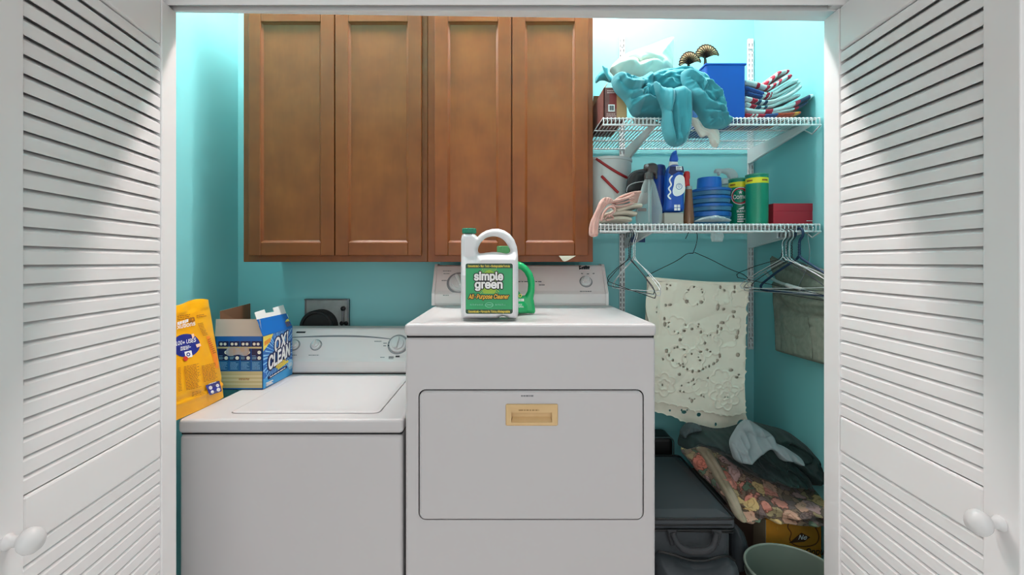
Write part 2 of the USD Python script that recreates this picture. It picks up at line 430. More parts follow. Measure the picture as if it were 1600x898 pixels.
trk.part('track_side', bx(-OX, OX, 1.262, 1.266, ZH - 0.016, ZH), TRIM)
trk.part('track_groove', bx(-OX, OX, 1.236, 1.262, ZH - 0.003, ZH), BLACKGAP, label='dark groove of the track')
g = P(1310, 7, 1.25)
trk.part('guide_pin', tube([(g[0], 1.25, ZH), (g[0], 1.25, 2.047)], 0.006, 12), METAL, True)
trk.part('pin_bracket', rb(g[0] - 0.022, g[0] + 0.022, 1.237, 1.261, ZH - 0.014, ZH - 0.002, 0.003), KNOBW)

# unseen lamps that light the closet and hall, and the frame of the added fill
lampm = graph('lit_lamp_lens', {'e': ('emission', {'color': (1.0, 0.86, 0.835), 'strength': LAMP_L})}, [], surface='e.emission')
for (lx, ly, lz), lab in zip(LAMPS, ('unseen left white fluorescent fitting with a lit lens on the closet ceiling', 'unseen right white fluorescent fitting with a lit lens on the closet ceiling')):
    cl = Thing('unseen_ceiling_lamp', lab, 'lamp', (lx, ly, ZC))  # out of view; number and place chosen to light the closet evenly
    cl.part('lamp_base', rb(lx - 0.48, lx + 0.48, ly - 0.06, ly + 0.06, ZC - 0.025, ZC - 0.001, 0.006), CEIL, 40)
    cl.part('lens', prism(sbox(-0.05, -0.05, 0.05, 0.0).buffer(-0.02).buffer(0.02, 4), 0.92, frame((lx - 0.46, ly, ZC - 0.026), (0, 1, 0), (0, 0, 1))), lampm, 40)

added_win = Thing('window_1', 'added wide white window frame round the fill light behind the viewer', 'window', (0, -2.38, 1.25), kind='structure')  # frame added round the fill light, out of view
for x0, x1, z0, z1 in ((-1.38, -1.30, 0.22, 2.28), (1.30, 1.38, 0.22, 2.28), (-1.38, 1.38, 2.20, 2.28), (-1.38, 1.38, 0.22, 0.30)):
    added_win.part('frame', bx(x0, x1, -2.40, -2.33, z0, z1), TRIM)
hlp = Thing('unseen_hall_lamp', 'unseen flat square ceiling light of the hall with a white rim', 'lamp', (0, -1.1, 2.6))  # rim round the unseen hall light
for x0, x1, y0, y1 in ((-0.63, 0.63, -1.73, -1.70), (-0.63, 0.63, -0.50, -0.47), (-0.63, -0.60, -1.70, -0.50), (0.60, 0.63, -1.70, -0.50)):
    hlp.part('rim', bx(x0, x1, y0, y1, 2.555, 2.598), TRIM)

# ---------------------------------------------------------------- louvered bifold doors
def louver_door(n, label, E, N, side):
    """E: far end of the visible leaf, N: its near end (both on its visible face); side: +1 when the visible face looks towards +x."""
    E, N = np.array([*E, 0.0]), np.array([*N, 0.0])
    L = np.linalg.norm(N - E); d = (N - E) / L
    nrm = np.array([-d[1], d[0], 0]) if side > 0 else np.array([d[1], -d[0], 0])
    t = Thing(f'door_{n}', label, 'louvered door', tuple((E + N) / 2), kind='structure')
    th, st, zb, zt = 0.029, 0.066, 0.02, 2.045
    up = np.array([0, 0, 1.0])
    def block(u0, u1, z0, z1, o0, o1, r=0.0025):
        m = rb(u0, u1, o0, o1, z0, z1, r, 8)
        M = np.eye(4); M[:3, 0], M[:3, 1], M[:3, 2], M[:3, 3] = d, nrm, up, E
        v, f = xform(m, M)
        return (v, f[:, ::-1]) if np.linalg.det(M[:3, :3]) < 0 else (v, f)
    t.part('stile', block(0, st, zb, zt, -th, 0), DOORP)
    t.part('stile', block(L - st, L, zb, zt, -th, 0), DOORP)
    u0, u1 = st + 0.0006, L - st - 0.0006
    for z0, z1 in ((1.931, zt), (0.878, 0.969), (zb, 0.20)):
        t.part('rail', block(u0, u1, z0, z1, -th, -0.0012, 0.0045), DOORP)
    prof = [(0.0012, -0.004), (0.0246, -0.004), (0.0260, -0.0048), (0.0296, -0.0090), (0.0370, -0.0185), (0.0365, -0.025), (0.011, -0.022), (0.0022, -0.0075)]
    for z0, z1, k in ((0.969, 1.931, 29), (0.20, 0.878, 21)):
        p = (z1 - z0) / k
        for i in range(k):
            s = p / 0.0332
            a = [(z0 + i * p + 0.0018 + u * s, o) for u, o in prof]
            if i == k - 1: a = [(min(z, z1), o) for z, o in a]
            A = [E + d * (u0 - 0.0004) + nrm * o + up * z for z, o in a]; B = [E + d * (u1 + 0.0004) + nrm * o + up * z for z, o in a]
            m = len(a); v = np.array(A + B); f = []
            for j in range(m):
                q = (j + 1) % m
                f += [[j, q, m + q], [j, m + q, m + j]]
            for j in range(1, m - 1): f += [[0, j + 1, j], [m, m + j, m + j + 1]]
            f = np.array(f)
            if side > 0: f = f[:, ::-1]
            tm = trimesh.Trimesh(v, f, process=False)
            if tm.volume < 0: f = f[:, ::-1]
            t.part('slat', (v, f), DOORP, 25)
    # the folded pivot leaf behind, against the jamb
    o1 = -th - 0.006
    t.part('folded_leaf', cat_mesh(block(0, st, zb, zt, o1 - th, o1), block(L - st, L, zb, zt, o1 - th, o1), block(u0, u1, zb, zt, o1 - th * 0.7, o1 - th * 0.3)), DOORP)
    for z in (0.12, 0.42, 1.95):
        t.part('hinge', block(L - 0.001, L + 0.002, z, z + 0.06, -th - 0.03, -0.004, 0.0008), METAL)
    # knob
    prof = [(0.013, 0), (0.0135, 0.003), (0.0095, 0.008), (0.0085, 0.016), (0.012, 0.022), (0.0185, 0.027), (0.0215, 0.034), (0.0205, 0.042), (0.015, 0.049), (0.007, 0.0525), (0.001, 0.0535)]
    kz = 0.912 if side > 0 else 0.925
    c = E + d * (L - st * 0.5) + up * kz
    M = np.eye(4); M[:3, 2] = nrm; M[:3, 0] = d if side < 0 else -d; M[:3, 1] = np.cross(M[:3, 2], M[:3, 0]); M[:3, 3] = c
    t.part('knob', xform(lathe(prof, 28), M), KNOBW, 50, label='round white knob')
louver_door(1, 'left white louvered bifold door folded open, with a round knob', (-0.885, 1.274), (-0.821, 0.750), 1)
louver_door(2, 'right white louvered bifold door folded open, with a round knob', (0.883, 1.315), (0.851, 0.783), -1)

# ---------------------------------------------------------------- wall cabinets
def cabinet(label, x0, x1, doors, WOOD, WOOD2):
    zt, zb = 2.44, EYE
    yf = 1.88
    X = lambda px, Y: (px - CX) / F * Y
    t = Thing('wall_cabinet', label, 'cabinet', ((x0 + x1) / 2, yf, zb), group=None)
    t.part('body', rb(x0, x1, yf, YB - 0.003, zb, zt, 0.002, 8), WOOD)
    for (a, b, pa, pb) in doors:
        yd = yf - 0.021
        ax, bxx, pax, pbx = X(a, yd), X(b, yd), X(pa, yd), X(pb, yd)
        z0, z1 = EYE + (409 - 399) / F * yd, 2.425
        p0, p1 = EYE + (409 - 378.3) / F * yd, EYE + (409 - 34) / F * yd
        panel_bits = [rb(ax, pax, yd, yf - 0.0005, z0, z1, 0.003, 8), rb(pbx, bxx, yd, yf - 0.0005, z0, z1, 0.003, 8)]
        dp = t.part('door', cat_mesh(*panel_bits, rb(pax, pbx, yd + 0.0003, yf - 0.0005, z0, p0, 0.003, 8), rb(pax, pbx, yd + 0.0003, yf - 0.0005, p1, z1, 0.003, 8)), WOOD)
        # panel with a small bevelled moulding round it
        t.part('panel', bx(pax - 0.004, pbx + 0.004, yd + 0.011, yf - 0.002, p0 - 0.004, p1 + 0.004), WOOD2, under=dp)
        w = 0.008
        M = frame((0, yd + 0.011, 0), (1, 0, 0), (0, 0, 1))
        ring_o = [(pax, p0), (pbx, p0), (pbx, p1), (pax, p1)]; ring_i = [(pax + w, p0 + w), (pbx - w, p0 + w), (pbx - w, p1 - w), (pax + w, p1 - w)]
        v = [(x, yd + 0.0045, z) for x, z in ring_o] + [(x, yd + 0.0112, z) for x, z in ring_i] + [(x, yd + 0.0125, z) for x, z in ring_o]
        f = []
        for i in range(4):
            q = (i + 1) % 4
            f += [[i, q, 4 + q], [i, 4 + q, 4 + i], [4 + i, 4 + q, 8 + q], [4 + i, 8 + q, 8 + i]]
        t.part('moulding', (np.array(v), np.array(f)), WOOD, under=dp)
    return t
jx = (668 - CX) / F * 1.88
cabinet('left brown wall cabinet with two panelled doors, above the washer', (380.5 - CX) / F * 1.88, jx - 0.0005, [(388, 522, 407, 500.5), (523.4, 658, 544, 637)], WOOD, WOOD2)
cabinet('right brown wall cabinet with two panelled doors, a white tag under its edge', jx + 0.0005, (926.5 - CX) / F * 1.88, [(679, 798.7, 700, 778), (800.3, 919.5, 821, 898)], WOODR, WOODR2)
tagp = [(873, 399.5), (900, 399.5), (886, 407.5), (882, 408.5), (879, 407)]
single('paper_tag', inflate(tagp, 1.853, 0, sheet=0.0008, sp=1.2, folds=[([(873, 400), (886, 404)], 4, 0.001)]), plain('cream_paper', (232, 226, 206), 0.8), 'small cream paper tag sticking out under the right cabinet door', 'tag')

# ---------------------------------------------------------------- washer
WX0, WX1, WY0, WZ = -0.9565, -0.2995, 1.38, 0.916
wt = Thing('washer', 'white top loading washing machine on the left of the dryer', 'washing machine', ((WX0 + WX1) / 2, 1.75, 0))
wt.part('body', rb(WX0 + 0.002, WX1 - 0.002, WY0 + 0.004, 2.08, 0.0, WZ - 0.046, 0.012), ENAMEL, 40)
wt.part('seam', bx(WX0 + 0.006, WX1 - 0.006, WY0 + 0.010, 2.07, WZ - 0.047, WZ - 0.041), BLACKGAP)
lid_px = [(-0.835, 1.437), (-0.385, 1.437), (-0.385, 1.895), (-0.835, 1.895)]
top = rb(WX0, WX1, WY0, 2.10, WZ - 0.042, WZ, 0.011)
lidp = rrect(-0.838, -0.382, 1.432, 1.90, 0.022)
cut = m3.Manifold.extrude(CS(lidp), 0.03).translate((0, 0, WZ - 0.004))
top = top - cut
wt.part('top', top, ENAMEL, 40)
lid_in = rrect(-0.8355, -0.3845, 1.4345, 1.8975, 0.020)
lid = m3.Manifold.extrude(CS(lid_in), 0.006).translate((0, 0, WZ - 0.0038))
lid2 = m3.Manifold.extrude(CS(lid_in.buffer(-0.008)), 0.0035).translate((0, 0, WZ + 0.002))
lid = m3.Manifold.batch_hull([lid, lid2])
wt.part('lid', lid, ENAMEL, 40)
# console: leaning panel
def console(t, x0, x1, yb, yt, z0, z1, mat, back, r=0.012, curve=0.010):
    prof = [(yb, z0), (yb - 0.004, z0 + 0.01), (yb, z0 + (z1 - z0) * 0.28), (yb + 0.012, z0 + (z1 - z0) * 0.36), (yt - curve * 0.5, z1 - 0.018), (yt + 0.004, z1 - 0.005), (yt + 0.014, z1), (back, z1), (back, z0)]
    poly = Polygon(prof).buffer(-0.003).buffer(0.003, 6)
    m = prism(poly, x1 - x0, frame((x0, 0, 0), (0, 1, 0), (0, 0, 1)))
    return m
wcy0, wcy1, wcz0, wcz1 = 1.945, 2.02, WZ, 1.092
wt.part('console', console(wt, WX0 + 0.004, WX1 - 0.004, wcy0, wcy1, wcz0, wcz1, CONSOLE, 2.10), CONSOLE, 25)
wt.part('console_gap', bx(WX0 + 0.01, WX1 - 0.01, wcy0 - 0.0055, wcy0 + 0.01, WZ, WZ + 0.004), BLACKGAP)
# facing plane of the washer's console, upper part
def plane_on(p0, p1, x):
    return (p1 - p0) / np.linalg.norm(p1 - p0)
wc0 = np.array([0, wcy0 + 0.012, wcz0 + (wcz1 - wcz0) * 0.36]); wc1 = np.array([0, wcy1 - 0.005, wcz1 - 0.018])
wup = plane_on(wc0, wc1, 0); wn = np.cross([1, 0, 0], wup); wn = wn / np.linalg.norm(wn)
if wn[1] > 0: wn = -wn
def on_console(px, py, c0, up, n):
    """The point of the console's plane that the pixel shows."""
    dr = np.array([(px - CX) / F, 1, -(py - CY) / F]); o = np.array([0, 0, EYE])
    s = ((c0 - o) @ n) / (dr @ n)
    return o + dr * s
def dial(t, c, up, n, r, name='knob', mat=KNOBW, ring=True, grip=True, gripang=0.3):
    M = np.eye(4); M[:3, 2] = n; M[:3, 0] = np.cross(up, n); M[:3, 1] = up; M[:3, 3] = c
    base = lathe([(r, -0.002), (r, 0.006), (r * 0.94, 0.010), (r * 0.72, 0.0105), (r * 0.70, 0.018), (r * 0.62, 0.020), (0.0005, 0.0205)], 36)
    k = t.part(name, xform(base, M), mat, 35)
    if ring: t.part(name + '_ring', xform(lathe([(r * 1.22, -0.001), (r * 1.22, 0.0012), (r * 1.02, 0.0016), (r * 1.0, 0.0005)], 36), M), plain('grey_ring', (150, 152, 155), 0.4), 35)
    if grip:
        gm = rb(-r * 0.16, r * 0.16, -r * 0.68, r * 0.68, 0.012, 0.034, r * 0.1, 8)
        t.part('grip', xform(rotz(gm, gripang), M), mat, 40, under=k)
wf = lambda x, y: on_console(x, y, wc0, wup, wn)
dial(wt, wf(460, 539), wup, wn, 0.020, gripang=0.35)
dial(wt, wf(494, 539), wup, wn, 0.020, gripang=-0.15)
dial(wt, wf(622, 538), wup, wn, 0.036, gripang=-0.12)
fc = Face(wt, wf(0, 545), (1, 0, 0), wup)
fo = fc.o
def fpos(face, pt): d = pt - face.o; return float(d @ face.x), float(d @ face.y)
_cs = [0]
def small_bars(t, face, conv, px, py, h, w, mat, n=1):
    a, b = fpos(face, conv(px, py)); _cs[0] += 1
    face.put('small_print', lines_block(a, a + w, b, b + h * n * 1.6, n, _cs[0], 0.62, 0.1), mat)
for px, py, h, w, n, mt in ((482, 555.5, 0.0028, 0.045, 1, GREYPRINT), (448, 555.5, 0.0028, 0.042, 1, GREYPRINT), (594, 559, 0.003, 0.018, 1, GREYPRINT), (607, 561, 0.0028, 0.022, 3, GREYPRINT), (585, 534, 0.003, 0.032, 1, GREYPRINT), (599, 537, 0.003, 0.015, 1, GREYPRINT), (599, 541, 0.003, 0.012, 1, GREYPRINT), (607.5, 536.5, 0.004, 0.006, 1, DARKPRINT), (606, 541, 0.004, 0.006, 1, DARKPRINT), (618, 558.5, 0.006, 0.018, 1, DARKPRINT)):
    small_bars(wt, fc, wf, px, py, h, w, mt, n)
a, b = fpos(fc, wf(463, 520)); fc.put('badge', Polygon([(a, b), (a + 0.037, b), (a + 0.039, b + 0.006), (a + 0.002, b + 0.006)]), DARKPRINT)
# the grey swoosh line across the console
sw = spline([wf(455, 527), wf(500, 525.3), wf(545, 525), (wf(590, 527.3)), wf(618, 530.5)], 30)
up2 = wup
ribbon = []
ths = 0.0012 + 0.0028 * np.sin(np.linspace(0.15, np.pi * 0.98, 30)) 
for p, h_ in zip(sw, ths): ribbon += [p - up2 * h_ + wn * 0.0007, p + up2 * h_ + wn * 0.0007]
rf = []
for i in range(29): rf += [[2 * i, 2 * i + 2, 2 * i + 3], [2 * i, 2 * i + 3, 2 * i + 1]]
wt.part('swoosh_line', (np.array(ribbon), np.array(rf)), plain('mid_grey_line', (128, 130, 134), 0.5))

# ---------------------------------------------------------------- dryer
DX0, DX1, DY0, DZ = -0.2955, 0.4405, 1.38, 1.195
dt = Thing('dryer', 'white tumble dryer with a beige door handle, raised on a pedestal', 'tumble dryer', ((DX0 + DX1) / 2, 1.75, 0))
dt.part('pedestal', rb(DX0 + 0.006, DX1 - 0.006, DY0 + 0.02, 2.09, 0.0, 0.278, 0.01), ENAMEL, 40)
dbody = rb(DX0 + 0.002, DX1 - 0.002, DY0 + 0.003, 2.10, 0.28, DZ - 0.041, 0.010)
X = lambda px, Y: (px - CX) / F * Y
Z = lambda py, Y: EYE - (py - CY) / F * Y
dd = rrect(X(653.5, DY0), X(1006.5, DY0), Z(813, DY0), Z(608.5, DY0), 0.022)
hole = prism(dd, 0.03, frame((0, DY0 + 0.03, 0), (1, 0, 0), (0, 0, 1)))
dbody = dbody - m3.Manifold.extrude(CS(dd), 0.05).transform([[1, 0, 0, 0], [0, 0, -1, DY0 + 0.02], [0, 1, 0, 0]])
dt.part('body', dbody, ENAMEL, 40)
dt.part('door_gap', prism(dd.buffer(0.002), 0.004, frame((0, DY0 + 0.0195, 0), (1, 0, 0), (0, 0, 1))), BLACKGAP)
dd2 = dd.buffer(-0.0035)
hpx = (790, 871.5, 630, 664)
hrect = rrect(X(hpx[0], DY0), X(hpx[1], DY0), Z(hpx[3], DY0), Z(hpx[2], DY0), 0.005)
def pillow_plate(poly, y0, y1, r):
    a = m3.Manifold.extrude(CS(poly), y1 - y0 - r)
    b_ = m3.Manifold.extrude(CS(poly.buffer(-r)), y1 - y0)
    c_ = m3.Manifold.extrude(CS(poly.buffer(-r * 0.35)), y1 - y0 - r * 0.35)
    return m3.Manifold.batch_hull([a, b_, c_]).transform([[1, 0, 0, 0], [0, 0, -1, y1], [0, 1, 0, 0]])
door = pillow_plate(dd2, DY0 - 0.004, DY0 + 0.018, 0.006)
pocket = m3.Manifold.extrude(CS(hrect.buffer(-0.004)), 0.016).transform([[1, 0, 0, 0], [0, 0, -1, DY0 + 0.010], [0, 1, 0, 0]])
dpath = dt.part('door', door - pocket, ENAMEL, 40)
TAN = plain('yellowed_beige_plastic', (226, 192, 140), 0.4, vary=(20, (214, 178, 124), 0.6))
inner = sbox(X(799, DY0), Z(658, DY0), X(862, DY0), Z(643, DY0))
frame_poly = hrect.difference(inner)
hm = pillow_plate(hrect, DY0 - 0.009, DY0 + 0.009, 0.004) - m3.Manifold.extrude(CS(inner), 0.04).transform([[1, 0, 0, 0], [0, 0, -1, DY0 + 0.006], [0, 1, 0, 0]])
dt.part('handle', hm, TAN, 30, label='yellowed beige recessed pull handle', under=dpath)
ix0, iz0, ix1, iz1 = inner.bounds
wedge = (np.array([(ix0, DY0 + 0.0059, iz0), (ix1, DY0 + 0.0059, iz0), (ix1, DY0 - 0.006, iz0), (ix0, DY0 - 0.006, iz0), (ix0 + 0.004, DY0 + 0.0059, iz0 + 0.012), (ix1 - 0.004, DY0 + 0.0059, iz0 + 0.012)]),
         np.array([[0, 1, 2], [0, 2, 3], [3, 2, 5], [3, 5, 4], [0, 3, 4], [1, 5, 2], [0, 4, 5], [0, 5, 1]]))
dt.part('handle_lip', wedge, TAN, under=dpath)
hf = Face(dt, (X(805, DY0), DY0 - 0.0092, Z(641, DY0)), (1, 0, 0), (0, 0, 1), under=dpath)
hf.put('small_print', lines_block(0.01, 0.075, 0.001, 0.006, 1, 98, 0.8, 0.1), plain('tan_print', (176, 140, 92), 0.6))
df = Face(dt, (X(814, DY0), DY0 - 0.0042, Z(619, DY0)), (1, 0, 0), (0, 0, 1), under=dpath)
df.put('small_print', lines_block(0, 0.04, 0, 0.005, 1, 97, 0.8, 0.1), GREYPRINT)
dt.part('seam', bx(DX0 + 0.006, DX1 - 0.006, DY0 + 0.008, 2.09, DZ - 0.042, DZ - 0.036), BLACKGAP)
# top with a shallow raised rim round a sunk field
topm = rb(DX0, DX1, DY0 - 0.002, 2.10, DZ - 0.037, DZ, 0.011)
sink = m3.Manifold.batch_hull([m3.Manifold.extrude(CS(rrect(DX0 + 0.045, DX1 - 0.045, DY0 + 0.05, 1.915, 0.03)), 0.001).translate((0, 0, DZ - 0.0045)),
                               m3.Manifold.extrude(CS(rrect(DX0 + 0.030, DX1 - 0.030, DY0 + 0.035, 1.93, 0.035)), 0.01).translate((0, 0, DZ + 0.0001))])
dt.part('top', topm - sink, ENAMEL, 40)
dcy0, dcy1, dcz0, dcz1 = 1.955, 2.03, DZ, EYE - (414 - CY) / F * 2.06
cx0, cx1 = X(674.5, 1.95), X(951, 1.95)
cm = console(dt, cx0, cx1, dcy0, dcy1, dcz0, dcz1, CONSOLE, 2.10)
dt.part('console', cm, CONSOLE, 25)
for s, xx in ((0, cx0), (1, cx1)):
    prof = Polygon([(dcy0 - 0.008, dcz0), (dcy0 - 0.006, dcz0 + 0.05), (dcy1 - 0.006, dcz1 - 0.012), (dcy1 + 0.01, dcz1 + 0.004), (2.1, dcz1 + 0.004), (2.1, dcz0)]).buffer(-0.003).buffer(0.003)
    dt.part('console_end', prism(prof, 0.012, frame((xx - (0 if s == 0 else 0.012), 0, 0), (0, 1, 0), (0, 0, 1))), CONSOLE, 25)
dc0 = np.array([0, dcy0 + 0.012, dcz0 + (dcz1 - dcz0) * 0.36]); dc1 = np.array([0, dcy1 - 0.005, dcz1 - 0.018])
dup_ = plane_on(dc0, dc1, 0); dn = np.cross([1, 0, 0], dup_); dn = dn / np.linalg.norm(dn)
if dn[1] > 0: dn = -dn
dfp = lambda x, y: on_console(x, y, dc0, dup_, dn)
dial(dt, dfp(717, 442), dup_, dn, 0.042, gripang=0.4)
dial(dt, dfp(915.5, 440), dup_, dn, 0.0225, grip=False)
dial_cap = dfp(915.5, 439.5)
M = np.eye(4); M[:3, 2] = dn; M[:3, 0] = np.cross(dup_, dn); M[:3, 1] = dup_; M[:3, 3] = dial_cap
dt.part('start_button', xform(lathe([(0.0125, 0.015), (0.0125, 0.025), (0.011, 0.0275), (0.0005, 0.028)], 28), M), KNOBW, 35)
f2 = Face(dt, dfp(680, 450), (1, 0, 0), dup_)
for px, py, h, w, n in ((692, 424, 0.003, 0.036, 1), (693, 428, 0.0026, 0.026, 1), (690, 439, 0.003, 0.034, 1), (688, 459, 0.0026, 0.036, 1), (692, 462, 0.0026, 0.026, 1), (908, 428, 0.0028, 0.008, 1), (917, 428.5, 0.0028, 0.01, 1), (926, 428, 0.0028, 0.008, 1), (906, 456, 0.0026, 0.05, 1), (808, 441, 0.0036, 0.105, 1), (842, 446, 0.0028, 0.026, 1)):
    small_bars(dt, f2, dfp, px, py, h, w, GREYPRINT, n)
a, b = fpos(f2, dfp(680, 436)); f2.put('badge', rrect(a, a + 0.004, b - 0.008, b + 0.028, 0.001), DARKPRINT)
a, b = fpos(f2, dfp(905, 421)); f2.put('logo', shapely.union_all([sbox(a, b, a + 0.003, b + 0.017), sbox(a, b + 0.014, a + 0.009, b + 0.017), sbox(a + 0.012, b + 0.010, a + 0.046, b + 0.0115), Point(a + 0.030, b + 0.0135).buffer(0.0045).intersection(sbox(a, b + 0.0125, a + 1, b + 1)).union(shapely.affinity.scale(Point(a + 0.032, b + 0.0135).buffer(0.002), 7, 1))]), DARKPRINT)
f2.put('small_print', lines_block(a + 0.004, a + 0.045, b + 0.001, b + 0.008, 1, 99, 0.9, 0.05), DARKPRINT)

# ---------------------------------------------------------------- vent plate and hose behind the washer
vt = Thing('dryer_vent', 'grey metal vent plate with black round duct on the back wall', 'vent', (X(511, 2.19), 2.19, Z(490, 2.19)))
PL = plain('grey_plate_metal', (168, 174, 172), 0.5, vary=(25, (140, 146, 144), 0.6))
v0 = (X(478, 2.19), X(544.5, 2.19), Z(530, 2.19), Z(468, 2.19))
vt.part('plate', rb(v0[0], v0[1], 2.188, 2.1995, v0[2], v0[3], 0.003), PL, 30)
vt.part('plate_rim', cat_mesh(rb(v0[0] - 0.004, v0[1] + 0.004, 2.178, 2.199, v0[3] - 0.002, v0[3] + 0.004, 0.002), rb(v0[1] - 0.002, v0[1] + 0.005, 2.178, 2.199, v0[2], v0[3] + 0.003, 0.002), rb(v0[0] - 0.004, v0[0] + 0.002, 2.182, 2.199, v0[2], v0[3], 0.002)), METAL, 30)
c = P(496, 511, 2.14); RUB = plain('black_rubber', (26, 27, 28), 0.55)
Mv = frame((c[0], 2.19, c[2]), (1, 0, 0), (0, 0, 1))
def ring(ro, ri, y0, y1, mat, name, n=40):
    pr = [(ri, 0), (ro - 0.004, 0), (ro, 0.006), (ro, y1 - y0)]
    vt.part(name, xform(lathe([(ri, 0.0), (ro, 0.0), (ro, y1 - y0 - 0.005), (ro - 0.004, y1 - y0), (ri + 0.003, y1 - y0), (ri, y1 - y0 - 0.006)], n), frame((c[0], y1, c[2]), (1, 0, 0), (0, 0, 1))), mat, 35)
ring(0.077, 0.061, 2.125, 2.188, RUB, 'duct_ring')
for k, (r, yy) in enumerate(((0.058, 2.165), (0.048, 2.15), (0.034, 2.14), (0.018, 2.132))):
    vt.part('duct_step', xform(lathe([(r - 0.0025, 0), (r, 0.0), (r, 0.012), (r - 0.003, 0.016), (0.0005, 0.016)], 36), frame((c[0] + 0.004 * k, yy + 0.016, c[2] - 0.004 * k), (1, 0, 0), (0, 0, 1))), plain('dark_grey_duct', (96, 99, 97), 0.5) if k % 2 == 0 else RUB, 35)
for (px, py, r) in ((536, 482, 0.010), (534, 505, 0.009), (541, 505, 0.009)):
    q = P(px, py, 2.18)
    vt.part('valve', xform(lathe([(r, 0), (r * 1.1, 0.01), (r * 0.6, 0.014), (0.0005, 0.016)], 18), frame((q[0], 2.188, q[2]), (1, 0, 0), (0, 0, 1))), RUB, 35)
q0, q1 = P(536, 485, 2.182), P(536, 503, 2.182)
vt.part('valve_pipe', tube([q0, q1], 0.005, 10), METAL, True)

# ---------------------------------------------------------------- colours for the things
WHITEP = plain('white_print', (240, 240, 238), 0.5); BLACKP = plain('black_print', (20, 22, 24), 0.5)
CREAM = plain('cream_print', (238, 238, 226), 0.5)
GREENL = plain('green_label', (0, 158, 92), 0.35); DKGREENL = plain('dark_green_label', (10, 66, 40), 0.4); YELL = plain('yellow_print', (250, 226, 90), 0.5); LIME = plain('lime_print', (150, 190, 60), 0.5)
JUGW = plain('white_jug_plastic', (226, 226, 228), 0.35, sss=0.0)
TEALCAP = plain('teal_green_cap', (22, 128, 96), 0.4)

# ---------------------------------------------------------------- white jug of green cleaner on the dryer
JY = 1.525
jt = Thing('cleaner_jug', 'white jug with a big handle loop and green printed label, on the dryer', 'jug', tuple(P(764, 500, JY) * [1, 1, 0] + [0, 0, DZ - 0.0044]))
pj = lambda a: [(CX + (x - CX) * 1.0, y) for x, y in a]
sc = JY / 1.468   # outline read off at the front face, kept at the middle plane
def at_mid(pts): return [(CX + (x - CX) / sc, CY + (y - CY) / sc) for x, y in pts]
jout = [(722, 500), (719, 497), (718, 490), (718, 372), (719.5, 365), (723, 362.5), (738, 362.5), (742, 366), (744.5, 368.5), (750, 363), (758, 358.3), (768, 355.6), (778, 355.2), (788, 358), (797, 364), (804, 373), (808.5, 385), (810, 398), (810.5, 440), (810.5, 492), (809, 498), (806, 500), (795, 500), (791, 497.5), (785, 496), (780, 497.5), (777, 500)]
jhole = [(746, 393.5), (745.2, 390), (747, 383), (751.5, 376), (758, 370.5), (766, 368), (775, 368), (783, 371), (790, 377), (795, 385), (797.5, 391), (796, 393.8), (785, 394.5), (755, 394.5)]
def jT(p):
    y = CY + (p[:, 1] - CY) * sc; x = CX + (p[:, 0] - CX) * sc
    k = np.clip((y - 391) / 16, 0, 1); k = k * k * (3 - 2 * k)
    kx = np.clip((x - 740) / 12, 0, 1); kx = kx * kx * (3 - 2 * kx)
    lo = np.clip((y - 362) / 60, 0, 1)
    up = 0.019 * kx + 0.025 * (1 - kx)
    return up + (0.057 - up) * (k * (kx + (1 - kx) * np.clip((y - 400) / 30, 0, 1)))
def jug_dist_fix(outline, hole):
    pts, tri, _ = mesh2d(outline, [hole], 1.0, (0.25, 0.8, 1.7, 3.0, 4.6, 6.6))
    poly = Polygon(outline, [hole])
    dense = np.vstack([np.array([r.interpolate(i / 900, True).coords[0] for i in range(900)]) for r in (poly.exterior, poly.interiors[0])])
    d, _ = cKDTree(dense).query(pts)
    b = np.sqrt(np.maximum(1 - (1 - np.clip(d / 7.0, 0, 1)) ** 2, 0)); t = jT(pts)
    x = (pts[:, 0] - CX) / F * JY; z = EYE - (pts[:, 1] - CY) / F * JY; n = len(pts)
    return (np.vstack([np.column_stack([x, JY - t * b, z]), np.column_stack([x, JY + t * b, z])]), np.vstack([tri, tri[:, ::-1] + n]))
jt.part('body', jug_dist_fix([tuple(q_) for q_ in at_mid(jout)], at_mid([tuple(q_) for q_ in spline(jhole, 60, True)])), JUGW, True)
cp = P(*at_mid([(731, 362)])[0], JY)
capprof = [(0.0205, -0.002), (0.0225, 0.0), (0.0225, 0.012), (0.021, 0.0145), (0.0005, 0.015)]
def ribbed(profile, n, ribs, depth, c):
    v, f = lathe(profile, n, (0, 0, 0)); a = np.arctan2(v[:, 1], v[:, 0]); r = 1 + depth * (np.cos(a * ribs) > 0)
    v[:, 0] *= r; v[:, 1] *= r
    return (v + np.asarray(c), f)
jt.part('cap', ribbed(capprof, 120, 30, 0.02, cp), TEALCAP, label='green screw cap')
lo_ = P(727.5, 490, 1.4665); hi_ = P(801, 411.5, 1.4665)
LW, LH = hi_[0] - lo_[0], hi_[2] - lo_[2]
lf = Face(jt, (lo_[0], JY - 0.0572, lo_[2]), (1, 0, 0), (0, 0, 1))
lf.put('label', rrect(0, LW, 0, LH, 0.006), DKGREENL, label='printed green front label')
lf.put('label_panel', sbox(0.0008, LH * 0.085, LW - 0.0008, LH * 0.905), GREENL)
rays = []
for k in range(44):
    a = 2 * np.pi * k / 44; w = 0.028
    rays.append(Polygon([(0, 0), (0.034 * math.cos(a - w), 0.062 * math.sin(a - w)), (0.034 * math.cos(a + w), 0.062 * math.sin(a + w))]))
burst = shapely.affinity.translate(shapely.union_all(rays + [shapely.affinity.scale(Point(0, 0).buffer(0.022), 1.1, 1.9)]), LW * 0.5, LH * 0.60).intersection(sbox(0.002, LH * 0.40, LW - 0.002, LH * 0.90))
lf.put('burst', burst, LIME)
SM = LW / 660.0   # label pixels of the close-up view
def lp(px, py): return ((px - 117) * SM, (752 - py) * SM)
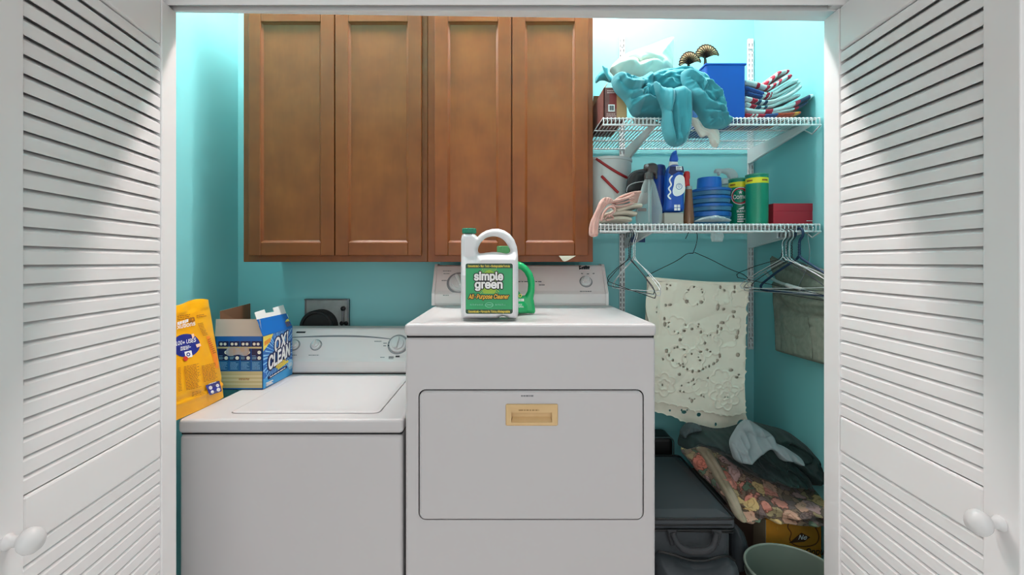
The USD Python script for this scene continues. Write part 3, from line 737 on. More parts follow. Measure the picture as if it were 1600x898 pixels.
for s, x0, x1, yb, h in (('simple', 238, 642, 279, 106), ('green', 248, 632, 392, 106)):
    x, y = lp(x0, yb); lf.text(s, x, y, h * SM * 1.02, WHITEP, (x1 - x0) * SM, True, outline=(0.0026, BLACKP), grow=0.0009)
x, y = lp(158, 540); lf.text('All-Purpose Cleaner', x, y, 60 * SM, plain('amber_print', (252, 200, 52), 0.5), 560 * SM, True, outline=(0.0022, BLACKP), shear=0.18)
x, y = lp(148, 98); lf.text('Concentrated \u2022 Non-Toxic \u2022 Biodegradable Formula', x, y, 30 * SM, YELL, 590 * SM, True)
x, y = lp(155, 735); lf.text('Concentrado \u2022 F\u00f3rmula No T\u00f3xica y Biodegradable', x, y, 30 * SM, YELL, 585 * SM, True)
x, y = lp(448, 628); lf.put('seal', shapely.affinity.scale(Point(x, y).buffer(35 * SM), 1.7, 1).difference(shapely.affinity.scale(Point(x, y).buffer(28 * SM), 1.7, 1)).union(sbox(x - 36 * SM, y - 6 * SM, x + 36 * SM, y + 6 * SM)), plain('pale_green_print', (120, 214, 170), 0.5))
x, y = lp(180, 634); lf.put('small_print', lines_block(x, x + 190 * SM, y, y + 22 * SM, 2, 3).union(lines_block(x + 350 * SM, x + 520 * SM, y, y + 22 * SM, 2, 4)), _m['pale_green_print'])

# ---------------------------------------------------------------- green bottle behind the jug
GB = plain('green_bottle_plastic', (28, 176, 104), 0.3)
BY = 1.665
bt = Thing('cleaner_bottle', 'green plastic bottle with curved handle half hidden behind the white jug', 'bottle', tuple(P(800, 491, BY) * [1, 1, 0] + [0, 0, DZ - 0.0044]))
bs = BY / 1.625
def bm(pts): return [(CX + (x - CX) / bs, CY + (y - CY) / bs) for x, y in pts]
bo = [(748, 491.5), (836, 491.5), (837.5, 488), (836, 476), (834.5, 468), (836.5, 455), (836.5, 440), (833, 427), (826, 417), (817, 410.5), (806, 406.5), (797, 404), (796, 396), (776, 396), (775, 404), (764, 410), (755, 424), (749, 450), (746, 480)]
bh = [(808, 419.5), (814, 421), (820, 426.5), (824.5, 435), (826, 446), (825, 456), (821, 462.5), (816, 463), (809, 453), (803, 440), (802, 427)]
def bT(p):
    x = CX + (p[:, 0] - CX) * bs; y = CY + (p[:, 1] - CY) * bs
    k = np.clip((y - 405) / 18, 0, 1); k2 = np.clip((y - 464) / 14, 0, 1); kx = np.clip((812 - x) / 12 + k2, 0, 1)
    return 0.016 + 0.032 * kx * k
def with_hole(outline, hole, Y, Tf, R, sp=1.2):
    pts, tri, _ = mesh2d(outline, [hole], sp, (0.25, 0.8, 1.7, 3.0, 4.6)); poly = Polygon(outline, [hole])
    dense = np.vstack([np.array([r.interpolate(i / 700, True).coords[0] for i in range(700)]) for r in (poly.exterior, poly.interiors[0])])
    d, _ = cKDTree(dense).query(pts)
    b = np.sqrt(np.maximum(1 - (1 - np.clip(d / R, 0, 1)) ** 2, 0)); t = Tf(pts); n = len(pts)
    x = (pts[:, 0] - CX) / F * Y; z = EYE - (pts[:, 1] - CY) / F * Y
    return (np.vstack([np.column_stack([x, Y - t * b, z]), np.column_stack([x, Y + t * b, z])]), np.vstack([tri, tri[:, ::-1] + n]))
bt.part('body', with_hole(bm(bo), bm(bh), BY, bT, 6.0), GB, True)
c = P(*bm([(786.5, 396)])[0], BY)
bt.part('cap', ribbed([(0.0215, 0), (0.0225, 0.002), (0.0225, 0.024), (0.021, 0.027), (0.0005, 0.0275)], 100, 25, 0.02, c), plain('green_cap', (84, 150, 92), 0.45), label='dull green screw cap')
q = P(*bm([(806, 483)])[0], BY); bf = Face(bt, (q[0], BY - 0.0482, q[2]), (1, 0, 0), (0, 0, 1))
bf.text('co', -0.004, 0.042, 0.014, YELL, 0.024, True, shear=0.1); bf.put('small_print', lines_block(-0.002, 0.03, 0.027, 0.038, 1, 96, 0.8, 0.1), WHITEP); bf.put('small_print', lines_block(0, 0.03, 0.006, 0.020, 4, 9), WHITEP)

# ---------------------------------------------------------------- yellow pouch on the washer's left edge
PX = -0.940
YEL = plain('yellow_pouch_film', (247, 178, 26), 0.28, vary=(14, (240, 166, 16), 0.6), bump=(26, 0.25, 0.006))
NAVY = plain('navy_print', (34, 44, 132), 0.4)
pt = Thing('powder_pouch', 'yellow stand up pouch of cleaning powder at the left edge of the washer', 'pouch', (PX - 0.02, 1.45, WZ))
# local plane: s along y, h up; leaning to the left with height
def pouch_xyz(s, h, off=0.0):
    lean = 0.26
    return np.array([PX - lean * h - off, 0, WZ + h]) + np.array([0, 1, 0]) * (1.355 + s)
ns, nh = 60, 70
S0, S1, Hh = 0.0, 0.255, 0.327
fv, bv = [], []
for i in range(ns + 1):
    for j in range(nh + 1):
        a, b = i / ns, j / nh
        h = b * Hh; s = S0 + S1 * a + 0.060 * b * (a - 0.1)
        bulge = 0.030 * math.sqrt(max(math.sin(math.pi * min(a * 1.0, 1)), 0)) * (1 - b) ** 0.6 * min(1, 0.35 + b * 3) + 0.0015
        wr = 0.006 * (meshkit.noise(np.array([[a * 5, b * 4, 3.3]]))[0] - 0.5) * math.sin(math.pi * a) + 0.004 * math.exp(-((b - 0.13) / 0.02) ** 2) - 0.003 * math.exp(-((b - 0.16) / 0.015) ** 2)
        if b > 0.9: wr += 0.004 * math.sin(a * 16)
        top = 0.006 * math.sin(a * 9 + 0.5) * max(b - 0.85, 0) / 0.15
        p = pouch_xyz(s, h + top, 0)
        fv.append(p + [bulge + wr - 0.02, 0, 0.0]); bv.append(p + [-bulge - 0.02, 0, 0.0])
fv, bv = np.array(fv), np.array(bv)
def grid_faces(n, m):
    f = []
    for i in range(n):
        for j in range(m):
            a = i * (m + 1) + j; b = a + m + 1
            f += [[a, b, b + 1], [a, b + 1, a + 1]]
    return np.array(f)
gf = grid_faces(ns, nh); nn = len(fv)
edge = [i * (nh + 1) for i in range(ns + 1)] + [ns * (nh + 1) + j for j in range(1, nh + 1)] + [i * (nh + 1) + nh for i in range(ns - 1, -1, -1)] + [j for j in range(nh - 1, 0, -1)]
ef = []
for k in range(len(edge)):
    a, b = edge[k], edge[(k + 1) % len(edge)]
    ef += [[a, b + nn, b], [a, a + nn, b + nn]]
pt.part('body', (np.vstack([fv, bv]), np.vstack([gf, gf[:, ::-1] + nn, np.array(ef)])), YEL, 50)
# print laid on the bulging front: the flat print is dropped on the grid
from scipy.interpolate import LinearNDInterpolator, NearestNDInterpolator
fx_ = LinearNDInterpolator(fv[:, 1:], fv[:, 0]); fn_ = NearestNDInterpolator(fv[:, 1:], fv[:, 0])
class Drape:
    """Print laid on the pouch's front; its shapes are given in px of the photograph as seen on the pouch's plane."""
    def __init__(self): self.level = 0.0006
    def plane(self, px, py):
        Yg = np.full(np.shape(px), 1.5)
        for _ in range(40):
            x = (px - CX) / F * Yg; z = EYE - (py - CY) / F * Yg
            xs = fx_(np.column_stack([Yg, z])); xs = np.where(np.isnan(xs), fn_(np.column_stack([Yg, z])), xs)
            Yg = 0.5 * Yg + 0.5 * xs * F / (px - CX)
        return Yg, z, xs
    def put(self, name, poly, mat, label=None):
        polys = list(poly.geoms) if hasattr(poly, 'geoms') else [poly]
        V, Fc, n = [], [], 0
        for p in polys:
            if p.is_empty or p.area < 0.05: continue
            if p.area > 25: v, f, _ = mesh2d(p.exterior.coords, [r.coords for r in p.interiors], 1.6)
            else: v, f = trimesh.creation.triangulate_polygon(p.segmentize(2.5), engine='earcut')
            V.append(v); Fc.append(f + n); n += len(v)
        if not V: return
        v = np.vstack(V); f = np.vstack(Fc)
        Yg, z, xs = self.plane(v[:, 0], v[:, 1])
        pts = np.column_stack([xs + self.level, Yg, z]); self.level += 0.0004
        A = pts[f[:, 0]]; nr = np.cross(pts[f[:, 1]] - A, pts[f[:, 2]] - A); flip = nr[:, 0] < 0
        f[flip] = f[flip][:, ::-1]
        pt.part(name, (pts, f), mat, label=label, kind='stuff' if name == 'small_print' else None)
DR = Drape()
def warp(poly, o, ex, ey):
    """unit shape -> px frame with origin o and px axes ex, ey"""
    return shapely.affinity.affine_transform(poly, [ex[0], ey[0], ex[1], ey[1], o[0], o[1]])
def px_text(s, o, end, hgt, bold=True, up=(0.0, -1.0)):
    p = fit(text_poly(s, bold), 1.0, 1.0)
    return warp(p, o, (end[0] - o[0], end[1] - o[1]), (up[0] * hgt, up[1] * hgt))
ORN = plain('orange_print', (248, 140, 30), 0.4); BRN = plain('brown_print', (150, 92, 20), 0.5)
el = shapely.affinity.rotate(shapely.affinity.scale(Point(290, 539.5).buffer(1, 24), 22, 18), -8)
DR.put('orange_band', Polygon([(322, 526), (327, 524), (340, 560), (341.5, 574), (337, 576)]), ORN)
DR.put('blue_disc', el.intersection(sbox(274.6, 500, 330, 580)), NAVY)
DR.put('lettering', px_text('100+ USES', (273.5, 540), (305.5, 533.5), 6.2), WHITEP)
DR.put('small_print', shapely.union_all([warp(lines_block(0, 1, 0, 1, 3, 5, 0.6), (281, 548), (19, -3.5), (0, -6.5))]), WHITEP)
DR.put('badge', Polygon([(287, 549.5), (298, 547), (300, 557), (289, 559.5)]), WHITEP)
DR.put('badge_mark', Point(293, 553.5).buffer(3.0).difference(Point(293, 553.5).buffer(1.6)), NAVY)
DR.put('red_patch', Point(288.5, 560).buffer(3.8), plain('red_print', (196, 52, 36), 0.5))
for pg in ([(304, 538), (311, 536), (313, 540), (306, 543)], [(297, 522), (301, 521), (302, 526), (299, 529)]): DR.put('pink_shape', Polygon(pg), plain('pink_print', (248, 208, 180), 0.5))
DR.put('small_print', warp(lines_block(0, 1, 0, 1, 1, 15, 0.9, 0.05), (275, 508), (18, -5.5), (0, -5)), WHITEP)
DR.put('lettering', px_text('solutions', (268, 515.5), (303, 507.5), 7).intersection(sbox(274.5, 480, 320, 530)), WHITEP)
DR.put('small_print', shapely.union_all([warp(lines_block(0, 1, 0, 1, 3, 6, 0.4), (274.5, 501), (25, -4), (0, -8)), warp(lines_block(0, 1, 0, 1, 2, 7, 0.5), (305, 496.5), (15, -2), (0, -5)),
    warp(lines_block(0, 1, 0, 1, 9, 8, 0.4, 0.2), (315, 525), (9, -2), (-9, -20)), warp(lines_block(0, 1, 0, 1, 8, 9, 0.4, 0.2), (331, 553), (5, -1.5), (-9, -24))]), BRN)
DR.put('small_print', shapely.union_all([warp(lines_block(0, 1, 0, 1, 16, 10, 0.42, 0.2), (276, 612), (5.5, -1.5), (-1, -38)), warp(lines_block(0, 1, 0, 1, 17, 11, 0.42, 0.2), (288.5, 610), (24, -5.5), (-4, -38)), warp(lines_block(0, 1, 0, 1, 13, 12, 0.42, 0.2), (315.5, 597), (23, -5.5), (-3.5, -26)), warp(lines_block(0, 1, 0, 1, 5, 13, 0.4), (297, 620), (22, -4), (0, -8))]), BRN)
pn = Polygon([(318, 602), (340, 594.5), (344, 611), (325, 617.5)]).buffer(-1).buffer(1)
DR.put('blue_panel', pn, NAVY)
DR.put('panel_icons', shapely.union_all([Point(326, 605.5).buffer(3), Point(337, 602).buffer(2.6), Point(329, 612).buffer(2.6), Point(338.5, 608.5).buffer(3), warp(lines_block(0, 1, 0, 1, 1, 14, 0.8, 0.1), (323, 600.8), (13, -4), (0, -1.6))]), WHITEP)
DR.put('brown_square', Polygon([(292.5, 497), (300.5, 495), (302, 501.5), (294, 503.5)]).difference(Polygon([(296, 498), (298.5, 497.4), (299, 500), (296.5, 500.6)])), BRN)

# ---------------------------------------------------------------- open carton of stain remover powder
bx0, bx1, by0, by1, bh0 = -1.042, -0.872, 1.70, 1.936, 0.192
OB = plain('blue_carton_print', (24, 106, 190), 0.4); SKY = plain('sky_blue_print', (60, 160, 220), 0.4); KRAFT = plain('brown_kraft_board', (126, 88, 58), 0.8); GREYB = plain('grey_board_inside', (186, 172, 160), 0.8); DKB = plain('dark_blue_print', (24, 34, 84), 0.45); SAND = plain('sand_print', (204, 188, 140), 0.6); MIDB = plain('mid_blue_print', (36, 104, 160), 0.45); PALEB = plain('pale_blue_print', (150, 204, 236), 0.5)
ot = Thing('detergent_carton', 'open blue carton of stain remover powder with raised flaps, on the washer', 'box', ((bx0 + bx1) / 2, (by0 + by1) / 2, WZ))
z0, z1 = WZ + 0.0005, WZ + bh0
bw = 0.0022
ot.part('body', cat_mesh(bx(bx0, bx1, by0, by0 + bw, z0, z1), bx(bx0, bx1, by1 - bw, by1, z0, z1), bx(bx0, bx0 + bw, by0, by1, z0, z1), bx(bx1 - bw, bx1, by0, by1, z0, z1), bx(bx0, bx1, by0, by1, z0, z0 + bw)), OB)
def flap(name, A, B, C, D, mat, label=None, th=0.0018):
    A, B, C, D = map(np.array, (A, B, C, D)); n = np.cross(B - A, D - A); n = n / np.linalg.norm(n) * th
    v = np.array([A, B, C, D, A + n, B + n, C + n, D + n])
    return ot.part(name, (v, np.array([[0, 2, 1], [0, 3, 2], [4, 5, 6], [4, 6, 7], [0, 1, 5], [0, 5, 4], [1, 2, 6], [1, 6, 5], [2, 3, 7], [2, 7, 6], [3, 0, 4], [3, 4, 7]])), mat, label=label)
flap('front_flap', (bx0, by0, z1), (bx1, by0, z1), (bx1 - 0.016, by0 + 0.012, z1 + 0.060), (bx0 - 0.004, by0 + 0.012, z1 + 0.060), GREYB, label='raised front flap, bare grey board')
flap('left_flap', (bx0, by1, z1), (bx0, by0 + 0.03, z1), (bx0 - 0.012, by0 + 0.05, z1 + 0.085), (bx0 + 0.004, by1 - 0.01, z1 + 0.098), KRAFT, label='raised left flap, brown inside')
# right panel continues up into a sloping flap with a white torn tuck
rA, rB = np.array([bx1, by0, z1]), np.array([bx1, by1, z1])
rC, rD = np.array([bx1 - 0.020, by1 - 0.014, z1 + 0.058]), np.array([bx1 - 0.020, by0 - 0.004, z1 + 0.060])
flap('right_flap', rA, rB, rC, rD, OB, label='raised blue right flap')
ru = (rD - rA) / np.linalg.norm(rD - rA)
E1, E2 = rD, rC
tk = lambda a, h: tuple(E1 + (E2 - E1) * a + np.array([-0.010, 0, 0.030]) * h)
def tuck(a0, a1, h0, h1):
    A, B, C, D = (np.array(tk(a0, 0)), np.array(tk(a1, 0)), np.array(tk(a1, h1)), np.array(tk(a0, h0)))
    flap('tuck', A, B, C, D, WHITEP, label='torn white tuck of the flap')
tuck(0.0, 0.32, 0.85, 1.0); tuck(0.32, 0.60, 0.55, 0.5); tuck(0.60, 1.0, 1.0, 1.15)
ff = Face(ot, rA + np.array([0.0006, 0, 0]), (0, 1, 0), ru)
wd = by1 - by0
ff.put('white_edge', sbox(0, 0.040, wd - 0.004, 0.0575), WHITEP)
ff.put('torn_patch', shapely.union_all([Polygon([(0.03, 0.041), (0.10, 0.041), (0.118, 0.052), (0.06, 0.047)]), Polygon([(0.16, 0.044), (0.215, 0.042), (0.225, 0.05), (0.175, 0.051)])]), plain('torn_board', (196, 152, 112), 0.8))
ff.put('yellow_corner', Polygon([(0.12, 0.001), (wd, 0.001), (wd - 0.01, 0.039), (0.205, 0.036), (0.17, 0.016)]), plain('lemon_print', (248, 222, 96), 0.5))
ff.put('small_print', lines_block(0.19, 0.236, 0.008, 0.03, 4, 21), BRN)
# right face: the big name
rf_ = Face(ot, (bx1 + 0.0002, by0, z0), (0, 1, 0), (0, 0, 1))
H = bh0
rf_.put('panel', sbox(0.001, 0.001, wd - 0.001, H - 0.001), OB)
rng = np.random.default_rng(5); rays = []
for k in range(46):
    a = 2 * np.pi * k / 46 + rng.uniform(-.04, .04); r1 = rng.uniform(.11, .17); w = rng.uniform(.012, .03)
    rays.append(Polygon([(0.03 * math.cos(a), 0.03 * math.sin(a)), (r1 * math.cos(a - w), r1 * math.sin(a - w)), (r1 * math.cos(a + w), r1 * math.sin(a + w))]))
for k in range(60): rays.append(Point(rng.uniform(-.12, .12), rng.uniform(-.09, .09)).buffer(rng.uniform(.001, .003), 4))
rf_.put('burst', shapely.affinity.translate(shapely.union_all(rays), 0.13, 0.105).intersection(sbox(0.003, 0.003, wd - 0.003, H - 0.003)), PALEB)
rf_.put('lower_band', sbox(0.002, 0.002, wd - 0.002, 0.036), SKY)
rf_.put('yellow_corner', Polygon([(0.002, H - 0.002), (0.075, H - 0.002), (0.05, H - 0.03), (0.002, H - 0.055)]), _m['lemon_print'])
rf_.put('small_print', warp(lines_block(0, 1, 0, 1, 1, 95, 0.9, 0.05), (0.010, H - 0.038), (0.046, 0.008), (0, 0.018)), ORN)
for ch_, x_, w_ in (('O', 0.084, 0.044), ('X', 0.132, 0.042), ('I', 0.180, 0.010)): rf_.text(ch_, x_, 0.119 + (x_ - 0.092) * 0.14, 0.048, WHITEP, w_, True, outline=(0.0045, DKB), shear=0.16, rot=6, grow=0.001)
rf_.text('CLEAN', 0.036, 0.062, 0.046, WHITEP, 0.172, True, outline=(0.0055, DKB), shear=0.16, rot=8, grow=0.0012)
rf_.text('VERSATILE', 0.092, 0.055, 0.011, _m['lemon_print'], 0.08, True, shear=0.16, rot=8)
rf_.text('STAIN REMOVER', 0.108, 0.047, 0.008, _m['lemon_print'], 0.085, True, shear=0.16, rot=8)
rf_.put('dark_ribbon', Polygon([(0.035, 0.028), (0.18, 0.038), (0.182, 0.046), (0.035, 0.037)]), DKB)
rf_.put('small_print', warp(lines_block(0, 1, 0, 1, 1, 22, 0.6, 0.1), (0.045, 0.031), (0.125, 0.0085), (0, 0.006)), WHITEP)
rf_.put('round_seal', shapely.affinity.scale(Point(0.211, 0.046).buffer(0.020), 1, 1), PALEB)
rf_.put('small_print', lines_block(0.197, 0.226, 0.038, 0.054, 3, 23).union(lines_block(0.02, 0.075, 0.006, 0.02, 3, 24)), WHITEP)
# front face: panels of small pictures and print, a torn strip, a sand band below
gf_ = Face(ot, (bx0, by0 - 0.0002, z0), (1, 0, 0), (0, 0, 1))
fw = bx1 - bx0
gf_.put('sand_band', sbox(0.0, 0.006, fw - 0.001, 0.066), SAND)
gf_.put('band_stripe', shapely.union_all([sbox(0, 0.018 + k * 0.014, fw - 0.001, 0.0235 + k * 0.014) for k in range(3)]), plain('pale_sand_print', (222, 208, 168), 0.6))
gf_.put('small_print', lines_block(0.085, 0.125, 0.034, 0.042, 2, 25), BRN)
gf_.put('blue_panel', shapely.union_all([rrect(0.012 + k * 0.0395, 0.048 + k * 0.0395, 0.068, 0.104, 0.002) for k in range(4)]), MIDB)
gf_.put('dark_panel', shapely.union_all([rrect(0.012 + k * 0.0395, 0.048 + k * 0.0395, 0.105, 0.148, 0.002) for k in range(4)] + [rrect(0.012 + k * 0.0395, 0.048 + k * 0.0395, 0.154, 0.174, 0.002) for k in range(4)]), DKB)
gf_.put('small_print', shapely.union_all([lines_block(0.015 + k * 0.0395, 0.045 + k * 0.0395, 0.072, 0.100, 6, 30 + k, 0.35) for k in range(4)] + [lines_block(0.014 + k * 0.0395, 0.032 + k * 0.0395, 0.108, 0.124, 4, 40 + k, 0.4) for k in range(4)]), PALEB)
gf_.put('picture', shapely.union_all([Point(0.040 + k * 0.0395, 0.114 + d).buffer(0.0065) for k in range(4) for d in (0, 0.02)] + [Point(0.022 + k * 0.0395 + d, 0.164).buffer(0.0052) for k in range(4) for d in (0, 0.014)]), CREAM)
gf_.put('tan_strip', sbox(0.008, 0.148, fw - 0.003, 0.154), SAND)
gf_.put('torn_patch', spline_poly if False else Polygon(spline([(0.042, 0.126), (0.05, 0.122), (0.085, 0.126), (0.118, 0.125), (0.122, 0.146), (0.08, 0.150), (0.045, 0.149)], 40, True)), plain('torn_pale_patch', (176, 182, 196), 0.8, vary=(40, (196, 158, 124), 0.8)))

# ---------------------------------------------------------------- wire shelves on wall tracks
SY0, SX0, SX1 = 1.72, 0.356, XR - 0.012
ZU, ZL = EYE + (409 - 183) / F * SY0, EYE + (409 - 349.5) / F * SY0
def wire_shelf(label, z, xs0, gname):
    t = Thing('wire_shelf', label, 'wire shelf', ((xs0 + SX1) / 2, SY0, z), group=None)
    n = int(round((SX1 - xs0) / 0.01430)); xs = np.linspace(xs0, SX1, n + 1)
    r = 0.0021; lip = 0.028
    deck = [tube([(x, YB - 0.012, z), (x, SY0 + 0.006, z), (x, SY0 + 0.0015, z - 0.0015), (x, SY0, z - 0.006), (x, SY0, z - lip)], r, 6) for x in xs]
    t.part('deck_wires', cat_mesh(*deck), WIREW, True, kind='stuff')
    for (y, zz, rr) in ((SY0 + 0.003, z - 0.004, 0.0026), (SY0, z - lip, 0.0034), (SY0 + 0.16, z - 0.0045, 0.0028), (SY0 + 0.32, z - 0.0045, 0.0028), (YB - 0.012, z - 0.0045, 0.0032)):
        t.part('cross_rod', tube([(xs0 - 0.004, y, zz), (SX1 + 0.004, y, zz)], rr, 10), WIREW, True)
    if True:
        t.part('end_rod', tube([(SX1 + 0.004, SY0, z - lip), (SX1 + 0.004, SY0 + 0.05, z - lip - 0.02), (SX1 + 0.004, SY0 + 0.12, z - 0.006)], 0.0028, 8), WIREW, True)
    return t
us = wire_shelf('upper white wire shelf carrying the turquoise sheet and blue bin', ZU, SX0, None)
ls = wire_shelf('lower white wire shelf carrying bottles and the red box', ZL, SX0 - 0.010, None)
def track(label, xc, z0, z1):
    t = Thing('wall_track', label, 'shelf track', (xc, YB, z0))
    w = 0.0125
    body = m3.Manifold.cube((2 * w, 0.009, z1 - z0)).translate((xc - w, YB - 0.010, z0))
    body = body - m3.Manifold.cube((0.006, 0.004, z1 - z0 + 0.02)).translate((xc - 0.003, YB - 0.0125, z0 - 0.01))
    slots = []
    z = z0 + 0.012
    while z < z1 - 0.02:
        for dx in (-0.0072, 0.0072): slots.append(m3.Manifold.cube((0.0038, 0.02, 0.015)).translate((xc + dx - 0.0019, YB - 0.02, z)))
        z += 0.0235
    body = body - m3.Manifold.batch_boolean(slots, m3.OpType.Add)
    t.part('rail', body, WIREW)
    t.part('slot_back', bx(xc - w * 0.85, xc + w * 0.85, YB - 0.0028, YB - 0.0008, z0 + 0.004, z1 - 0.004), plain('slot_shade', (52, 60, 62), 0.8), label='dark backing that puts shade in the slots')  # dark sheet behind the slots stands in for their shade
    for z in (z0 + 0.05, (z0 + z1) / 2, z1 - 0.05):
        t.part('screw', lathe([(0.004, 0), (0.004, 0.0015), (0.0025, 0.003), (0.0003, 0.003)], 12, (0, 0, 0)) if False else xform(lathe([(0.0038, 0), (0.0036, 0.002), (0.0003, 0.0028)], 12), frame((xc, YB - 0.0085, z), (1, 0, 0), (0, 0, 1))), METAL)
track('left slotted white wall track behind the wire shelves', X(971.5, YB), EYE - 0.36, Z(58, YB))
track('right slotted white wall track in the corner behind the wire shelves', X(1171.5, YB), Z(545, YB), Z(62, YB))
def bracket(t, xc, z, flip=1):
    prof = Polygon([(SY0 + 0.03, z - 0.007), (YB - 0.01, z - 0.007), (YB - 0.01, z - 0.072), (YB - 0.03, z - 0.072), (SY0 + 0.03, z - 0.022)])
    m = prism(prof, 0.006, frame((xc - 0.003, 0, 0), (0, 1, 0), (0, 0, 1)))
    edge_ = np.array([(xc, SY0 + 0.03, z - 0.022), (xc, YB - 0.03, z - 0.072)])
    t.part('bracket', m, WIREW)
    t.part('bracket_flange', tube(edge_, 0.0055, 8), WIREW, True)
for t, z in ((us, ZU), (ls, ZL)):
    bracket(t, X(971.5, YB) + 0.012, z); bracket(t, X(1171.5, YB) - 0.012, z)

# ---------------------------------------------------------------- things on the upper shelf
UZ = ZU + 0.0022
CARD = plain('brown_printed_carton', (112, 66, 62), 0.5, vary=(30, (132, 84, 78), 0.8)); 
cY = 1.745
ct = Thing('cardboard_carton', 'small open brown carton with a barcode, at the left end of the upper shelf', 'box', (0.40, 1.85, UZ))
cx0_, cx1_, cz1 = X(943.5, cY), X(979.5, cY), Z(137, cY)
ct.part('body', cat_mesh(bx(cx0_, cx1_, cY, cY + 0.003, UZ, cz1), bx(cx0_, cx0_ + 0.003, cY, 2.0, UZ, cz1), bx(cx1_ - 0.003, cx1_, cY, 2.0, UZ, cz1), bx(cx0_, cx1_, 1.997, 2.0, UZ, cz1 + 0.004), bx(cx0_, cx1_, cY, 2.0, UZ, UZ + 0.003)), CARD)
ct.part('flap', (np.array([(cx0_ + 0.001, 1.99, cz1), (cx1_, 1.99, cz1), (cx1_, 1.975, cz1 + 0.05), (cx0_ + 0.005, 1.975, cz1 + 0.05), (cx0_ + 0.001, 1.992, cz1), (cx1_, 1.992, cz1), (cx1_, 1.977, cz1 + 0.05), (cx0_ + 0.005, 1.977, cz1 + 0.05)]), np.array([[0, 1, 2], [0, 2, 3], [4, 6, 5], [4, 7, 6], [3, 2, 6], [3, 6, 7], [0, 3, 7], [0, 7, 4], [1, 5, 6], [1, 6, 2]])), KRAFT, label='brown back flap')
ct.part('side_flap', (np.array([(cx0_, cY, cz1), (cx0_, 1.99, cz1), (cx0_ + 0.02, 1.97, cz1 + 0.03), (cx0_ + 0.02, cY + 0.03, cz1 + 0.03), (cx0_ + 0.002, cY, cz1 - .001), (cx0_ + 0.002, 1.99, cz1 - .001), (cx0_ + 0.022, 1.97, cz1 + 0.029), (cx0_ + 0.022, cY + 0.03, cz1 + 0.029)]), np.array([[0, 2, 1], [0, 3, 2], [4, 5, 6], [4, 6, 7], [0, 4, 7], [0, 7, 3], [1, 2, 6], [1, 6, 5], [3, 7, 6], [3, 6, 2]])), plain('tan_board', (170, 142, 122), 0.8))
f3 = Face(ct, (cx0_, cY - 0.0002, UZ), (1, 0, 0), (0, 0, 1))
f3.put('tan_panel', sbox(0.047, 0.004, 0.083, 0.09), plain('tan_print_panel', (186, 150, 104), 0.6))
f3.put('red_panel', sbox(0.020, 0.036, 0.047, 0.092), plain('dull_red_print', (132, 48, 46), 0.5))
f3.put('barcode_label', sbox(0.016, 0.026, 0.040, 0.052), WHITEP)
f3.put('barcode', shapely.union_all([sbox(0.019 + k * 0.0026, 0.030, 0.0202 + k * 0.0026 + 0.0006 * (k % 3), 0.048) for k in range(7)]), BLACKP)
f3.put('small_print', shapely.union_all([lines_block(0.012, 0.05, 0.092, 0.106, 2, 51, 0.5), lines_block(0.01, 0.05, 0.006, 0.02, 2, 52, 0.5)]), plain('rose_print', (200, 168, 164), 0.6))

CLOTHW = plain('off_white_pillow_cloth', (214, 218, 206), 0.9, sheen=0.2)
pil = inflate([(952, 109), (957, 101), (966, 92), (978, 85), (992, 80), (1010, 74), (1030, 66), (1043, 61.5), (1050, 60.5), (1051.5, 63), (1051, 85), (1050.5, 112), (1046, 120), (1030, 127), (1005, 130), (980, 128), (962, 121)], 1.90, 0.075, R=34, sp=1.6, Tb=0.06,
    folds=[([(985, 81), (1000, 90), (1012, 99), (1030, 108)], 5, 0.012), ([(993, 104), (990, 100), (984, 97), (978, 97)], 2.2, -0.022), ([(993, 106), (1002, 103), (1012, 103), (1025, 108)], 2.4, -0.020), ([(1003, 84), (1018, 80), (1028, 75)], 4, 0.006), ([(962, 104), (972, 104), (984, 110)], 5, 0.010), ([(1000, 112), (1012, 108), (1026, 112)], 4, 0.014), ([(1004, 118), (1010, 110)], 2, -0.01), ([(990, 92), (1000, 96), (1010, 101)], 2.5, -0.007)], noise=(0.012, 0.05, 2.2), crease=((0.006, 25, 0.02, 0.08, 5.9),))
single('pillow', pil, CLOTHW, 'off white pillow lying on the turquoise sheet on the upper shelf', 'pillow', True)

TURQ = plain('turquoise_sheet_cloth', (66, 154, 166), 0.85, sheen=0.25, bump=(420, 0.15, 0.001))
SHY = 1.76
def fold_set(*a): return list(a)
lobeA = inflate([(957, 121), (966, 116), (985, 121), (1003, 121), (1013, 116), (1020, 122), (1018, 132), (1026, 140), (1030, 152), (1032, 170), (1036, 182), (1034, 189), (1022, 186), (1005, 184), (990, 183), (981, 170), (974, 158), (964, 148), (957, 137)], 1.80, 0.050, R=24, sp=1.5, smooth_outline=120, Tb=0.02, Yfn=lambda p: -0.085 * np.clip((996 - p[:, 0]) / 14, 0, 1),
    folds=[([(958, 135), (968, 150), (985, 157), (1002, 153), (1012, 144)], 4.5, 0.020), ([(964, 126), (972, 138), (986, 142), (1000, 136), (1010, 128)], 4.0, 0.018), ([(960, 143), (972, 156), (990, 160), (1012, 158), (1026, 166)], 2.0, -0.020), ([(962, 131), (974, 145), (990, 149), (1004, 144)], 1.6, -0.018), ([(985, 172), (1003, 168), (1022, 172), (1034, 188)], 4, 0.018), ([(988, 164), (1006, 164), (1020, 168)], 3, 0.014), ([(975, 120), (980, 128), (978, 136)], 2, -0.014), ([(995, 120), (996, 128), (1002, 133)], 2, -0.013)], noise=(0.03, 0.06, 4.1), crease=((0.020, 20, 0.03, 0.14, 1.3), (0.012, -25, 0.04, 0.2, 4.3)))
